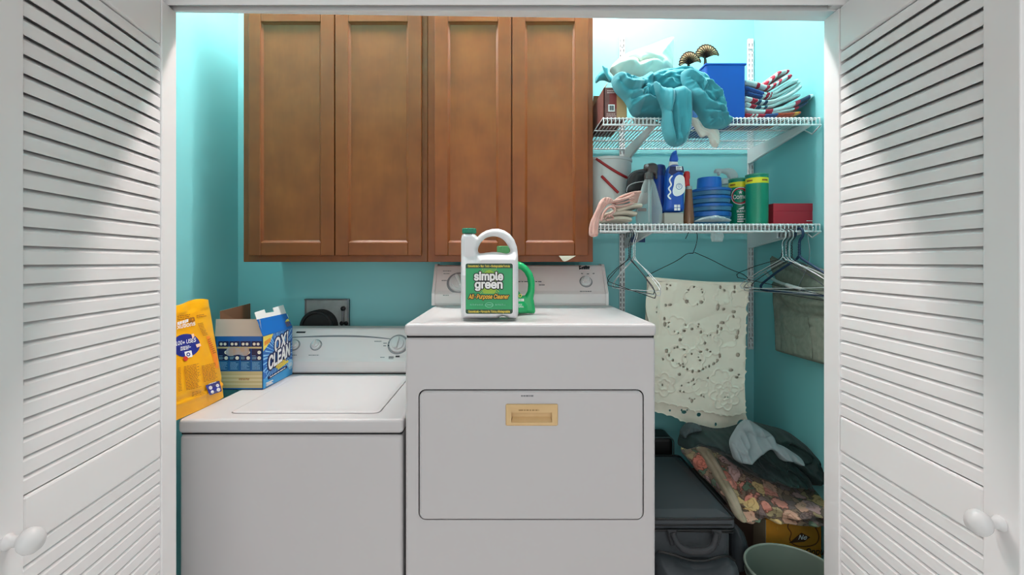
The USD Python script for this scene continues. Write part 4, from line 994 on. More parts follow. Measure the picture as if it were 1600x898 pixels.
lobeM = inflate([(1012, 122), (1022, 115), (1035, 112), (1052, 110), (1068, 108), (1080, 112), (1092, 118), (1100, 124), (1104, 140), (1098, 158), (1085, 165), (1066, 160), (1048, 158), (1032, 155), (1020, 145)], 1.80, 0.055, R=26, sp=1.5, smooth_outline=120, Tb=0.03, Yfn=lambda p: -0.085 * np.clip((p[:, 0] - 1064) / 24, 0, 1),
    folds=[([(1018, 126), (1030, 116), (1050, 114), (1068, 117)], 4, 0.020), ([(1020, 134), (1036, 124), (1056, 122), (1076, 132), (1090, 146)], 4, 0.016), ([(1024, 129), (1040, 119), (1062, 119), (1082, 127)], 1.8, -0.018), ([(1030, 140), (1042, 134), (1060, 138)], 3.5, 0.016), ([(1018, 138), (1034, 133), (1050, 136)], 1.6, -0.015)], noise=(0.03, 0.06, 7.7), crease=((0.020, 25, 0.03, 0.14, 2.3), (0.010, -10, 0.04, 0.2, 7.3)))
lobeH = inflate([(1022, 128), (1036, 138), (1050, 139), (1064, 138), (1074, 143), (1079, 160), (1079, 180), (1078, 200), (1074, 216), (1067, 226), (1057, 229.5), (1046, 227.5), (1038, 218), (1034, 205), (1033, 192), (1034, 178), (1029, 160), (1024, 146)], 1.684, 0.030, R=13, Tb=0.014, sp=1.4, smooth_outline=140, tilt=(0, 0.0001),
    folds=[([(1042, 142), (1043, 165), (1042, 190), (1048, 222)], 4, 0.014), ([(1061, 140), (1062, 165), (1064, 195), (1062, 224)], 5, 0.014), ([(1051, 140), (1050, 162), (1046, 180), (1049, 200), (1053, 224)], 1.8, -0.022), ([(1072, 150), (1072, 180), (1067, 212)], 3, 0.010), ([(1060, 190), (1059, 210), (1062, 226)], 1.4, -0.010), ([(1036, 170), (1040, 178), (1046, 180)], 1.5, -0.012)], noise=(0.012, 0.05, 9.2), crease=((0.012, 88, 0.018, 0.13, 3.7),))
lobeR = inflate([(1066, 112), (1082, 117), (1098, 124), (1112, 131), (1122, 140), (1128, 152), (1131, 168), (1131.5, 180), (1139, 191), (1136, 198), (1124, 202), (1110, 203), (1099, 199), (1094, 190), (1088, 178), (1080, 168), (1074, 152), (1066, 134)], 1.698, 0.034, R=16, sp=1.4, smooth_outline=140, Tb=0.010,
    folds=[([(1068, 118), (1084, 128), (1104, 142), (1118, 162), (1124, 184)], 4, 0.014), ([(1070, 126), (1086, 142), (1098, 158), (1108, 166), (1113, 160)], 2.0, -0.020), ([(1080, 150), (1092, 164), (1106, 172), (1122, 178)], 4, 0.016), ([(1090, 124), (1108, 136), (1121, 152), (1128, 174)], 1.8, -0.014), ([(1092, 180), (1104, 184), (1122, 186), (1136, 192)], 3.5, 0.014), ([(1096, 176), (1110, 180), (1126, 184)], 1.6, -0.015), ([(1104, 188), (1108, 192), (1104, 197)], 1.5, -0.012), ([(1118, 150), (1124, 166), (1122, 180)], 1.5, -0.010)], noise=(0.02, 0.06, 1.3), crease=((0.016, 52, 0.025, 0.14, 5.3), (0.009, 5, 0.04, 0.17, 8.3)))
lobeL = inflate([(930, 125), (933, 117), (938, 112), (944, 110), (950, 116), (957, 122), (956, 128), (946, 126), (936, 127), (931, 130)], 1.86, 0.02, R=7, sp=1.2, smooth_outline=60, noise=(0.01, 0.15, 3.1))
lobeT = inflate([(941.5, 102.5), (945, 105), (949, 106), (950, 112), (954, 120), (959, 126), (956, 128), (949, 122), (945, 115)], 1.82, 0.010, R=3, sp=1.0, smooth_outline=60)
knot = cat_mesh(inflate([(1008, 134), (1013, 130), (1017, 133), (1016, 139), (1011, 141)], 1.72, 0.014, R=4, sp=1.0, smooth_outline=40), *[tube(spline([P(1013, 136, 1.712), P(a, b, 1.706), P(c_, d_, 1.712)], 12), 0.0035, 8) for a, b, c_, d_ in ((1006, 139, 1003, 146), (1009, 143, 1007, 149), (1012, 144, 1012, 148))])
shp = Thing('bed_sheet', 'crumpled turquoise bed sheet heaped on the upper shelf, hanging over its edge', 'bed sheet', tuple(P(1045, 183, 1.76)))
shp.part('cloth', cat_mesh(lobeA, lobeM, lobeR, lobeL, lobeT), TURQ, True)
shp.part('hanging_fold', lobeH, TURQ, True)
shp.part('knot', knot, TURQ, True, label='small knot of the sheet')
wc = inflate([(1080, 184), (1090, 186), (1100, 198), (1112, 200), (1122, 203), (1124.5, 214), (1124, 224), (1119, 230.5), (1113, 229), (1108, 220), (1104, 212), (1097, 215), (1090, 209), (1084, 198)], 1.699, 0.012, R=6, Tb=0.008, sp=1.1, smooth_outline=110, folds=[([(1086, 190), (1096, 204), (1108, 210), (1117, 226)], 2, 0.006), ([(1094, 198), (1106, 206), (1114, 218)], 1.3, -0.007), ([(1112, 204), (1119, 214), (1120, 226)], 2, 0.005)])
single('white_cloth', wc, plain('white_cotton', (216, 216, 206), 0.9), 'small white cloth hanging below the upper shelf, right of the turquoise sheet', 'cloth', True)
gc = inflate([(988, 184), (1000, 185), (1020, 187), (1034, 194), (1034, 197), (1010, 197.5), (992, 196)], 1.775, 0.015, R=5, sp=1.3, folds=[([(990 + 6 * k, 184), (992 + 6 * k, 197)], 1.3, 0.004) for k in range(7)])
single('grey_cloth', gc, plain('grey_ribbed_cloth', (150, 152, 146), 0.95), 'strip of grey ribbed cloth under the left of the turquoise sheet', 'cloth', True)

# two metal fan ornaments with scalloped rims
BRONZE = plain('dark_bronze_rim', (58, 46, 36), 0.45, metal=0.6); FANC = plain('tan_gold_fan', (178, 140, 98), 0.6, vary=(60, (206, 174, 130), 0.8))
def fan(label, cx_, cy_, w, h, rot, stem_to, Y):
    t = Thing('fan_ornament', label, 'ornament', tuple(P(cx_, cy_, Y)))
    n, m = 13, 8
    A = np.linspace(0.10, np.pi - 0.10, n * 6 + 1); v = []
    for i, a in enumerate(A):
        sc_ = 0.95 + 0.09 * abs(math.sin((a - 0.10) / (np.pi - 0.2) * np.pi * n))
        for j in range(m + 1):
            q = j / m
            u = -math.cos(a) * w * (0.06 + 0.94 * q) * sc_; hh = math.sin(a) * h * (0.06 + 0.94 * q) * sc_ - 3.0 * q ** 2 * abs(math.cos(a)) ** 2
            dpt = 0.020 * math.sin(math.pi * q * 0.75) + 0.0018 * math.cos((a - 0.10) / (np.pi - 0.2) * np.pi * 2 * n)
            c_, s_ = math.cos(rot), math.sin(rot)
            p = P(cx_ + u * c_ + hh * s_, cy_ + u * s_ - hh * c_, Y); p[1] -= dpt
            v.append(p)
    v = np.array(v); f = grid_faces(n * 6, m); k = len(v); b = v + [0, 0.002, 0]
    t.part('fan', (np.vstack([v, b]), np.vstack([f, f[:, ::-1] + k])), FANC, True)
    ribs = [tube(np.array([v[(i * 6) * (m + 1) + j] for j in range(m + 1)]) - [0, 0.001, 0], 0.0016, 6) for i in range(n + 1)]
    for rb_ in ribs: t.part('rib', rb_, BRONZE, True)
    t.part('rim', tube(np.array([v[i * (m + 1) + m] for i in range(len(A))]) - [0, 0.0005, 0], 0.0028, 6), BRONZE, True)
    s0 = v[(n * 3) * (m + 1)]; s1 = P(*stem_to, Y)
    t.part('stem', tube(spline([s0, (s0 + s1) / 2 + [0.002, 0, 0], s1], 10), 0.004 + 0.003 * np.sin(np.linspace(0, np.pi, 10)), 10), BRONZE, True)
fan('lower left bronze fan shaped ornament above the turquoise sheet', 1076, 101, 16.5, 17.5, -0.16, (1076, 116), 1.97)
fan('upper right bronze fan shaped ornament beside the blue bin', 1102, 91, 18.5, 18.5, -0.16, (1101, 112), 1.98)

BLUEP = plain('blue_bin_plastic', (0, 72, 168), 0.38)
bb = Thing('storage_bin', 'tall blue plastic bin on the upper shelf between sheet and towels', 'bin', (0.8, 1.85, UZ))
A0, A1 = X(1103, 1.75), X(1165, 1.75); zt_ = Z(99.5, 1.75)
outer = rb(A0, A1, 1.75, 2.03, UZ, zt_ + 0.03, 0.008); inner_ = rb(A0 + 0.004, A1 - 0.004, 1.754, 2.026, UZ + 0.004, zt_ + 0.1, 0.006)
bin_ = (outer - inner_) - m3.Manifold.cube((1, 1, 1)).translate((0.4, 1.4, zt_))
bb.part('body', bin_, BLUEP, 40)
lipo = rb(A0 - 0.003, A1 + 0.003, 1.747, 2.033, zt_ - 0.006, zt_ + 0.002, 0.0025) - m3.Manifold.cube((A1 - A0 - 0.006, 0.274, 0.1)).translate((A0 + 0.003, 1.753, zt_ - 0.05))
bb.part('rim', lipo, BLUEP, 40)

# folded beach towels: every layer a rounded band of cloth running back over the shelf
def towel_mat(name, bands):
    """bands: (x in px at the shelf front, rgb) read from left to right."""
    x0, x1 = X(1160, 1.78), X(1270, 1.78)
    ramp = [(min(max((X(p, 1.78) - x0) / (x1 - x0), 0), 1), lin(c)) for p, c in bands]
    return graph(name, {'g': ('geometry', {}), 's': ('separate_xyz', {}), 'n': ('noise_texture', {'scale': 30.0, 'detail': 2.0}), 'mr': ('map_range', {'from_min': x0, 'from_max': x1, 'to_min': 0.0, 'to_max': 1.0}),
        'j': ('math', {'math_type': 'multiply_add', 'value2': 0.05, 'value3': -0.025}), 'a': ('math', {'math_type': 'add'}), 'r': ('rgb_ramp', {'ramp': ramp, 'interpolate': False}),
        'fn': ('noise_texture', {'scale': 500.0, 'detail': 2.0}), 'b': ('bump', {'strength': 0.4, 'distance': 0.002}), 'p': ('principled_bsdf', {'roughness': 0.95, 'sheen_weight': 0.3})},
        [('g.position', 's.vector'), ('g.position', 'n.vector'), ('s.x', 'mr.value'), ('n.fac', 'j.value1'), ('mr.result', 'a.value1'), ('j.value', 'a.value2'), ('a.value', 'r.fac'), ('r.color', 'p.base_color'), ('g.position', 'fn.vector'), ('fn.fac', 'b.height'), ('b.normal', 'p.normal')])
TW, TR, TB_ = (208, 222, 222), (188, 34, 62), (44, 80, 150)
def layer(line, th, Y=1.78, depth=0.20, wob=0.004, seed=0):
    ln = spline(line, 40); poly = LineString(ln).buffer(th / 2, 8)
    return inflate(list(poly.exterior.coords)[:-1], Y, 0.014, R=th * 0.42, Tb=depth, sp=1.5, noise=(wob, 0.12, seed + 0.5))
towels = [
 ('top striped beach towel of the stack, folded up at the right', [(1160, TW), (1179, TR), (1184, TW), (1194, TR), (1199, TW), (1203, TR), (1208, TW), (1212, TR), (1217, TW), (1226, TR), (1234, TW)],
  [([(1164, 129), (1182, 133), (1198, 137), (1212, 132), (1222, 125), (1233, 120)], 8.5), ([(1197, 131), (1208, 122), (1216, 115), (1229, 112.5)], 8.0)]),
 ('second folded beach towel of the stack, pale with a blue fold', [(1160, TB_), (1190, TW), (1194, TR), (1199, TW), (1201, TR), (1203, TW)],
  [([(1164, 138), (1182, 144), (1198, 148), (1216, 141), (1232, 131), (1243, 127)], 8.0), ([(1166, 146), (1184, 151), (1202, 152), (1220, 146), (1238, 136), (1246, 131)], 6.5)]),
 ('third folded beach towel of the stack, with red and navy stripes', [(1160, TW), (1171, TR), (1179, TW), (1180, (34, 70, 104)), (1186, TW), (1191, (34, 70, 104)), (1195, TW), (1222, TW)],
  [([(1164, 154), (1180, 158), (1198, 160), (1218, 155), (1236, 146), (1248, 137)], 8.0), ([(1164, 163), (1184, 168), (1204, 166), (1222, 158), (1246, 150)], 7.0)]),
 ('fourth folded beach towel of the stack, widest, with dark marks at the right', [(1160, TW), (1192, TR), (1204, TW), (1239, TR), (1246, (26, 52, 86)), (1262, TW)],
  [([(1164, 172), (1186, 175), (1208, 173), (1232, 166), (1254, 157), (1266, 151)], 9.0), ([(1200, 178), (1222, 175), (1244, 169), (1258, 161)], 7.0)]),
 ('lowest folded beach towel, red and orange, on the wire', [(1160, TR), (1170, TW), (1173, TR), (1176, TW), (1180, TR), (1192, TB_), (1212, (206, 70, 32)), (1238, (226, 160, 60)), (1243, (206, 70, 32))],
  [([(1164, 180.0), (1190, 181), (1212, 180), (1234, 178.5), (1247, 177)], 6.0)])]
for k, (lab, bands, lays) in enumerate(towels):
    tt = Thing('beach_towel', lab, 'towel', tuple(P(1210, 181, 1.85)), group=None)
    for j, (ln, th) in enumerate(lays): tt.part('layer', layer(ln, th * 0.80, 1.775 + 0.006 * (j % 2) + 0.003 * (k % 2), wob=0.0022, seed=k * 3 + j), towel_mat(f'towel_stripes_{k}', bands), True)

# ---------------------------------------------------------------- things on the lower shelf
LZ = ZL + 0.0022
bkc = (X(949, 1.99), 1.99)
bk = Thing('bucket', 'white plastic bucket with red straps, behind the pink cloth at the shelf end', 'bucket', (bkc[0], bkc[1], LZ))
zt_ = Z(244, 1.90)
bk.part('body', lathe([(0.083, LZ), (0.086, LZ + 0.006), (0.096, zt_ - 0.05), (0.098, zt_ - 0.046), (0.098, zt_ - 0.012), (0.101, zt_ - 0.010), (0.101, zt_), (0.097, zt_), (0.094, zt_ - 0.02), (0.082, LZ + 0.01), (0.0005, LZ + 0.01)], 56, (bkc[0], bkc[1], 0)), plain('white_bucket_plastic', (198, 202, 200), 0.45), 35)
REDP = plain('red_plastic_strap', (150, 30, 34), 0.45)
def on_cyl(px, py, cx_, cy_, r):
    o = np.array([0, 0, EYE]); dr = np.array([(px - CX) / F, 1, -(py - CY) / F])
    a = dr[0] ** 2 + dr[1] ** 2; b = -2 * (dr[0] * cx_ + dr[1] * cy_); c_ = cx_ ** 2 + cy_ ** 2 - r * r
    s = (-b - math.sqrt(max(b * b - 4 * a * c_, 0))) / (2 * a); return o + dr * s
for pts in ([(932, 248), (948, 259), (964, 269), (980, 277.5)], [(940, 275), (948, 283), (957, 292), (966, 301)]):
    ln = spline([on_cyl(a, b, *bkc, 0.099) for a, b in pts], 16)
    bk.part('strap', tube(ln, 0.0055, 10), REDP, True, label='red strap of the bucket')

BLKC = plain('black_fabric', (24, 26, 28), 0.75)
cap_ = Thing('black_pouch', 'black fabric pouch with pale piping wedged behind the clear spray bottle', 'pouch', tuple(P(995, 300, 1.86)))
cap_.part('body', inflate([(978, 301), (979, 290), (981, 278), (986, 270), (994, 266), (1004, 264), (1012, 264), (1016, 272), (1016, 296), (1010, 305), (990, 306)], 1.87, 0.04, R=12, sp=1.2, smooth_outline=60, noise=(0.008, 0.1, 2.0)), BLKC, True)
cap_.part('piping', tube(spline([P(979, 300, 1.822), P(981, 292, 1.822), P(988, 287, 1.822), P(998, 284.5, 1.822), P(1010, 283, 1.822)], 20), 0.0022, 8), plain('pale_grey_piping', (150, 156, 158), 0.6), True)
cap_.part('trim_line', tube(spline([P(981, 282, 1.83), P(990, 270, 1.83), P(1006, 268, 1.83)], 16), 0.002, 8), plain('dark_grey_trim', (60, 66, 70), 0.6), True)

PINK = plain('pink_knit_cloth', (214, 168, 156), 0.95, sheen=0.3, bump=(300, 0.2, 0.001)); BEIGE = plain('beige_towel_cloth', (206, 196, 178), 0.95, sheen=0.2, bump=(300, 0.2, 0.001))
pkt = Thing('pink_cloth', 'folded pink cloth at the left end of the lower shelf, one end hanging down', 'cloth', tuple(P(955, 330, 1.76)))
pkt.part('hanging_end', inflate([(939, 312), (934, 320), (931, 328), (926, 338), (921.5, 350), (920, 360), (921, 368), (930, 370), (933, 369), (935, 358), (936, 348), (938, 338), (944, 326), (952, 318), (958, 313), (950, 308)], 1.700, 0.005, R=2, sp=0.8, smooth_outline=90, folds=[([(940, 316), (931, 336), (927, 366)], 2.5, 0.008), ([(944, 316), (935, 338), (932, 366)], 1.5, 0.005), ([(936, 322), (929, 342), (924, 364)], 1.2, -0.005)], crease=((0.006, 110, 0.02, 0.25, 2.2),)), PINK, True)
def strip(line, th, Y, depth=0.06, seed=0):
    ln = spline(line, 40); poly = LineString(ln).buffer(th / 2, 6)
    return inflate(list(poly.exterior.coords)[:-1], Y, 0.007, R=th * 0.4, Tb=depth, sp=0.9, noise=(0.006, 0.15, seed + 0.5))
for k, (ln, th, Y_) in enumerate((([(936, 341), (939, 328), (946, 319), (957, 315), (970, 312), (982, 308), (990, 304)], 5.0, 1.742), ([(940, 344), (943, 333), (949, 326), (956, 323), (960, 326), (956, 334), (951, 338)], 4.2, 1.735), ([(956, 321), (966, 322.5), (978, 320.5), (989, 317)], 3.6, 1.745), ([(958, 317), (968, 309), (980, 304), (991, 301), (1000, 300)], 4.6, 1.76), ([(962, 318.5), (975, 316), (990, 310.5)], 3.4, 1.75), ([(945, 342), (952, 336), (958, 340), (948, 344)], 3.0, 1.735))):
    pkt.part('fold', strip(ln, th, Y_ - 0.004, 0.014, k), PINK, True)
pkt.part('fold', inflate([(984, 303), (1000, 298.5), (1013, 300), (1013, 316), (1000, 320), (986, 318)], 1.85, 0.014, R=6, sp=1.2, smooth_outline=50), PINK, True)
for k, (lab, ln, th) in enumerate((('beige folded cloth topmost of the three by the clear spray bottle', [(964, 328), (976, 325), (988, 321.5), (1000, 321)], 7.5), ('beige folded cloth in the middle of the three by the clear spray bottle', [(944, 337), (960, 333.5), (978, 332), (992, 334)], 7.5), ('beige folded cloth lowest of the three on the lower shelf', [(940, 343.5), (956, 341.5), (974, 341), (984, 343)], 7.5))):
    poly = LineString(spline(ln, 30)).buffer(th / 2, 6)
    single('folded_cloth', inflate(list(poly.exterior.coords)[:-1], 1.765 + 0.004 * k, 0.014, R=th * 0.4, Tb=0.15, sp=1.2, noise=(0.006, 0.15, k + 0.3)), BEIGE, lab, 'cloth', True)

# clear spray bottle with a grey trigger
CLEAR = glass_like('clear_plastic', (226, 234, 234), 0.16)
sbc = (X(1014, 1.79), 1.79); 
sb = Thing('spray_bottle', 'clear empty spray bottle with a dark grey trigger head', 'spray bottle', (sbc[0], sbc[1], LZ))
def bottle_profile(pts, Y):
    """(half width px, py) read off at distance Y -> (r, z)"""
    return [(max(hw / F * Y, 0.0005), Z(py, Y)) for hw, py in pts]
pr = bottle_profile([(19, 346), (20.5, 343), (20.5, 326), (19.5, 322), (15, 306), (10.5, 289), (7, 281), (6.2, 275)], 1.79); pr[0] = (pr[0][0], LZ)
sb.part('bottle', lathe(pr, 40, (sbc[0], sbc[1], 0), 1.0, 0.7), CLEAR, 35, label='clear plastic bottle')
for k in range(5):
    a = -1.9 + 0.32 * k
    sb.part('facet_ridge', tube([(sbc[0] + r * 1.005 * math.cos(a), sbc[1] + r * 0.71 * math.sin(a), z) for r, z in pr[3:7]], 0.0011, 6), CLEAR, True)
sb.part('dip_tube', tube([(sbc[0], sbc[1], LZ + 0.01), (sbc[0], sbc[1], Z(276, 1.79))], 0.0028, 10), plain('milky_tube', (206, 212, 212), 0.4), True)
GREYT = plain('smoky_grey_plastic', (70, 64, 62), 0.35)
sb.part('collar', lathe(bottle_profile([(7.2, 280), (7.4, 274), (6.4, 270)], 1.79), 28, (sbc[0], sbc[1], 0)), GREYT, 35)
sb.part('trigger_head', inflate([(1005.5, 262), (1006.5, 257.5), (1012, 255.5), (1020, 254.3), (1026, 257), (1028, 264), (1027, 270), (1025.5, 280), (1023.5, 279), (1022, 273), (1008.5, 273), (1010.5, 267), (1006, 266)], 1.79, 0.013, R=5, sp=0.9, smooth_outline=70), GREYT, True, label='dark grey trigger head')
sb.part('nozzle', xform(lathe([(0.0062, 0), (0.0062, 0.012), (0.005, 0.015), (0.0005, 0.015)], 20), frame(P(1009.5, 259.5, 1.785), (0, 0, 1), (0, -1, 0.0)) if False else frame(P(1009.5, 259.5, 1.779), (1, 0, 0), (0, 0, 1))), plain('pale_grey_nozzle', (150, 152, 152), 0.3), 35)
sb.part('label', inflate([(996, 325), (1010, 325), (1010, 330), (996, 330)], 1.7505, 0, sheet=0.0006, sp=2), plain('grey_sticker', (112, 106, 104), 0.6))
# blue bottle half hidden behind
bbY = 1.86; bbc = (X(1031, bbY), bbY)
b2 = Thing('blue_bottle', 'plain dark blue bottle with a blue cap, behind the toilet cleaner bottle', 'bottle', (bbc[0], bbc[1], LZ))
BLU = plain('deep_blue_plastic', (20, 62, 150), 0.35); BLU2 = plain('navy_blue_cap', (22, 44, 110), 0.4)
pr = bottle_profile([(11, 346), (12.5, 342), (12.5, 300), (11, 284), (9, 275)], bbY); pr[0] = (pr[0][0], LZ)
b2.part('body', lathe(pr, 36, (*bbc, 0), 1, 0.8), BLU, 35)
b2.part('cap', lathe(bottle_profile([(9.2, 275), (9.0, 263), (7.5, 258.5), (4, 256.8), (0.1, 256.5)], bbY), 32, (*bbc, 0), 1, 0.8), BLU2, 40)
# toilet cleaner bottle
TY = 1.795; tsx = 1052.5
tb = Thing('cleaner_bottle', 'blue and white angled neck toilet cleaner bottle with printed label', 'bottle', tuple(P(tsx, 333, TY)))
tb.part('body', inflate([(1038, 331), (1037, 320), (1037.5, 300), (1038.5, 280), (1040, 268), (1042.5, 262), (1046, 259), (1060, 259), (1064.5, 264), (1067, 276), (1068, 292), (1068, 318), (1066.5, 330), (1060, 332.5), (1044, 332.5)], TY, 0.026, R=9, sp=1.1, smooth_outline=110), plain('blue_bottle_film', (26, 82, 176), 0.3), True)
tb.part('neck', inflate([(1044.5, 260), (1046, 252), (1058, 252.5), (1060, 260)], TY, 0.017, R=6, sp=0.9), WHITEP, True, label='white neck')
tb.part('cap', inflate([(1046.5, 252), (1047.5, 244), (1050.5, 238), (1054, 235.5), (1056.5, 235), (1057.5, 238), (1059, 246), (1059, 252)], TY, 0.013, R=5, sp=0.8, smooth_outline=50), plain('blue_cap_plastic', (30, 92, 196), 0.35), True)
q = P(1037, 333, TY); tf_ = Face(tb, (q[0], TY - 0.0264, q[2]), (1, 0, 0), (0, 0, 1))
U = TY / F
def pxy(px, py): return ((px - 1037) * U, (333 - py) * U)
def pxpoly(pts): return Polygon([pxy(*p) for p in pts])
tf_.put('white_shape', Polygon(spline([pxy(*q_) for q_ in ((1050.5, 281), (1057, 275), (1063.5, 277), (1066, 288), (1065.5, 300), (1060, 306), (1050, 307), (1047, 301), (1049, 291))], 60, True)), WHITEP)
tf_.put('dark_top', pxpoly([(1043, 262), (1063, 262), (1065, 272), (1056, 270), (1046, 276), (1041, 272)]), DKB)
tf_.put('white_panel', pxpoly([(1052, 262), (1061, 262), (1062, 268), (1052.5, 268)]), WHITEP)
tf_.put('icon', Point(*pxy(1057, 293)).buffer(0.0115).difference(Point(*pxy(1057, 293)).buffer(0.0098)).union(shapely.affinity.scale(Point(*pxy(1057, 292)).buffer(0.006), 0.7, 1).difference(shapely.affinity.scale(Point(*pxy(1057, 292)).buffer(0.0045), 0.7, 1))), MIDB)
tf_.put('small_print', shapely.union_all([lines_block(*[pxy(1053, 0)[0], pxy(1061, 0)[0]], pxy(0, 267.5)[1], pxy(0, 263)[1], 3, 61, 0.5)]), DKB)
for i, (dx, dy) in enumerate(((0, 0), (5, 0), (0, 5), (5, 5))): tf_.put('white_square', sbox(*pxy(1049.5 + dx, 325 + dy), *pxy(1053.5 + dx, 321 + dy)), WHITEP)
sq = spline([pxy(1043.5, 312), pxy(1040.2, 307), pxy(1043.8, 302), pxy(1041, 296), pxy(1044.6, 291), pxy(1042.4, 284), pxy(1046, 277)], 60)
tf_.put('script_swash', LineString(sq).buffer(0.0026), WHITEP)
wb = Thing('small_box', 'small plain grey box under the toilet cleaner bottle', 'box', tuple(P(1053, 346, TY)))
wb.part('body', rb(X(1038, 1.765), X(1068, 1.765), 1.765, 1.83, LZ, Z(333, TY) - 0.0006, 0.0015, 8), plain('grey_box_board', (176, 172, 162), 0.7))
wb.part('lid_line', bx(X(1038, 1.765), X(1068, 1.765), 1.7646, 1.7655, Z(335, TY), Z(334.4, TY)), GREYPRINT)
# amber spray bottle with a red top
AY = 1.81; ac = (X(1076, AY), AY)
ab = Thing('spray_bottle', 'slim amber filled bottle with a red cap, beside the stacked containers', 'bottle', (*ac, LZ))
pr = bottle_profile([(7.5, 346), (8.3, 342), (7, 325), (5.6, 305), (4.8, 291)], AY); pr[0] = (pr[0][0], LZ)
ab.part('bottle', lathe(pr, 32, (*ac, 0)), plain('amber_liquid_plastic', (132, 92, 66), 0.25), 35)
ab.part('neck', lathe(bottle_profile([(5.0, 303.5), (4.9, 291)], AY), 28, (*ac, 0), 1.03, 1.03), plain('pale_neck', (150, 166, 160), 0.3), 35)
ab.part('cap', inflate([(1067.5, 292), (1068, 272), (1070, 267.5), (1075, 267), (1077.5, 269), (1078, 278), (1077, 281), (1078, 292)], AY, 0.011, R=4, sp=0.8), plain('red_cap_plastic', (206, 42, 40), 0.4), True, label='red cap')
# stack of round blue lidded containers
CY_ = 1.86; cc = (X(1110, CY_), CY_)
BT = glass_like('blue_tint_plastic', (92, 160, 206), 0.50, 0.12); BLID = plain('blue_lid_plastic', (28, 98, 178), 0.35)
labs = ['round blue lidded container, lowest of the stack of four', 'round blue lidded container, second from the bottom of the stack', 'round blue lidded container, third from the bottom of the stack', 'round blue lidded container, topmost of the stack of four']
hts = [Z(v, CY_) for v in (345, 332, 320, 308, 296)]; hts[0] = LZ + 0.004
for k in range(4):
    t = Thing('round_container', labs[k], 'container', (*cc, hts[k]), group=None)
    r = (30.5 - 0.6 * abs(k - 1)) / F * CY_; z0_, z1_ = hts[k], hts[k + 1] - 0.0006; hh = z1_ - z0_
    t.part('bowl', lathe([(r * 0.82, z0_), (r * 0.93, z0_ + 0.004), (r * 0.96, z0_ + hh * 0.62)], 44, (cc[0] + 0.003 * (k % 2), cc[1], 0)), BT, 35)
    t.part('lid', lathe([(r * 0.96, z0_ + hh * 0.60), (r * 1.0, z0_ + hh * 0.64), (r * 1.0, z1_ - 0.002), (r * 0.96, z1_), (0.0005, z1_)], 44, (cc[0] + 0.003 * (k % 2), cc[1], 0)), BLID, 35)
bc = (X(1108, CY_), CY_)
t = Thing('blue_tub', 'plain blue tub upside down on the stack of round containers', 'tub', (*bc, hts[4]))
pr = [(18.5 / F * CY_, hts[4]), (18.3 / F * CY_, hts[4] + 0.004), (17.4 / F * CY_, Z(279, CY_) - 0.002), (17.0 / F * CY_, Z(278.5, CY_)), (0.0005, Z(278.5, CY_))]
t.part('body', lathe(pr, 40, (*bc, 0)), plain('bright_blue_tub', (20, 104, 196), 0.4), 35)
t.part('rim', lathe([(19.3 / F * CY_, hts[4]), (19.3 / F * CY_, hts[4] + 0.004), (18 / F * CY_, hts[4] + 0.005)], 40, (*bc, 0)), plain('bright_blue_tub', (20, 104, 196), 0.4), 35)
# trigger bottle behind the stack
KY = 1.97; kc = (X(1133, KY), KY)
kt = Thing('spray_bottle', 'clear spray bottle with a white trigger head, behind the blue stack', 'spray bottle', (*kc, LZ))
pr = bottle_profile([(17, 346), (18, 342), (17, 310), (9, 292), (6, 288)], KY); pr[0] = (pr[0][0], LZ)
kt.part('bottle', lathe(pr, 32, (*kc, 0)), CLEAR, 35)
kt.part('trigger_head', inflate([(1115.5, 268.5), (1117, 264.5), (1128, 263.5), (1140, 262.5), (1147, 265), (1151, 270), (1153, 276), (1146, 281), (1139, 281), (1136.5, 275), (1131, 271.5), (1126, 271), (1124.5, 275), (1121, 273.5), (1120.5, 271), (1116, 270.5)], KY, 0.012, R=4, sp=0.9, smooth_outline=90), plain('white_trigger_plastic', (214, 220, 220), 0.35), True, label='white trigger head')
kt.part('collar', lathe(bottle_profile([(7, 288), (7, 281), (5.5, 279)], KY), 28, (*kc, 0)), plain('white_trigger_plastic', (214, 220, 220), 0.35), 35)
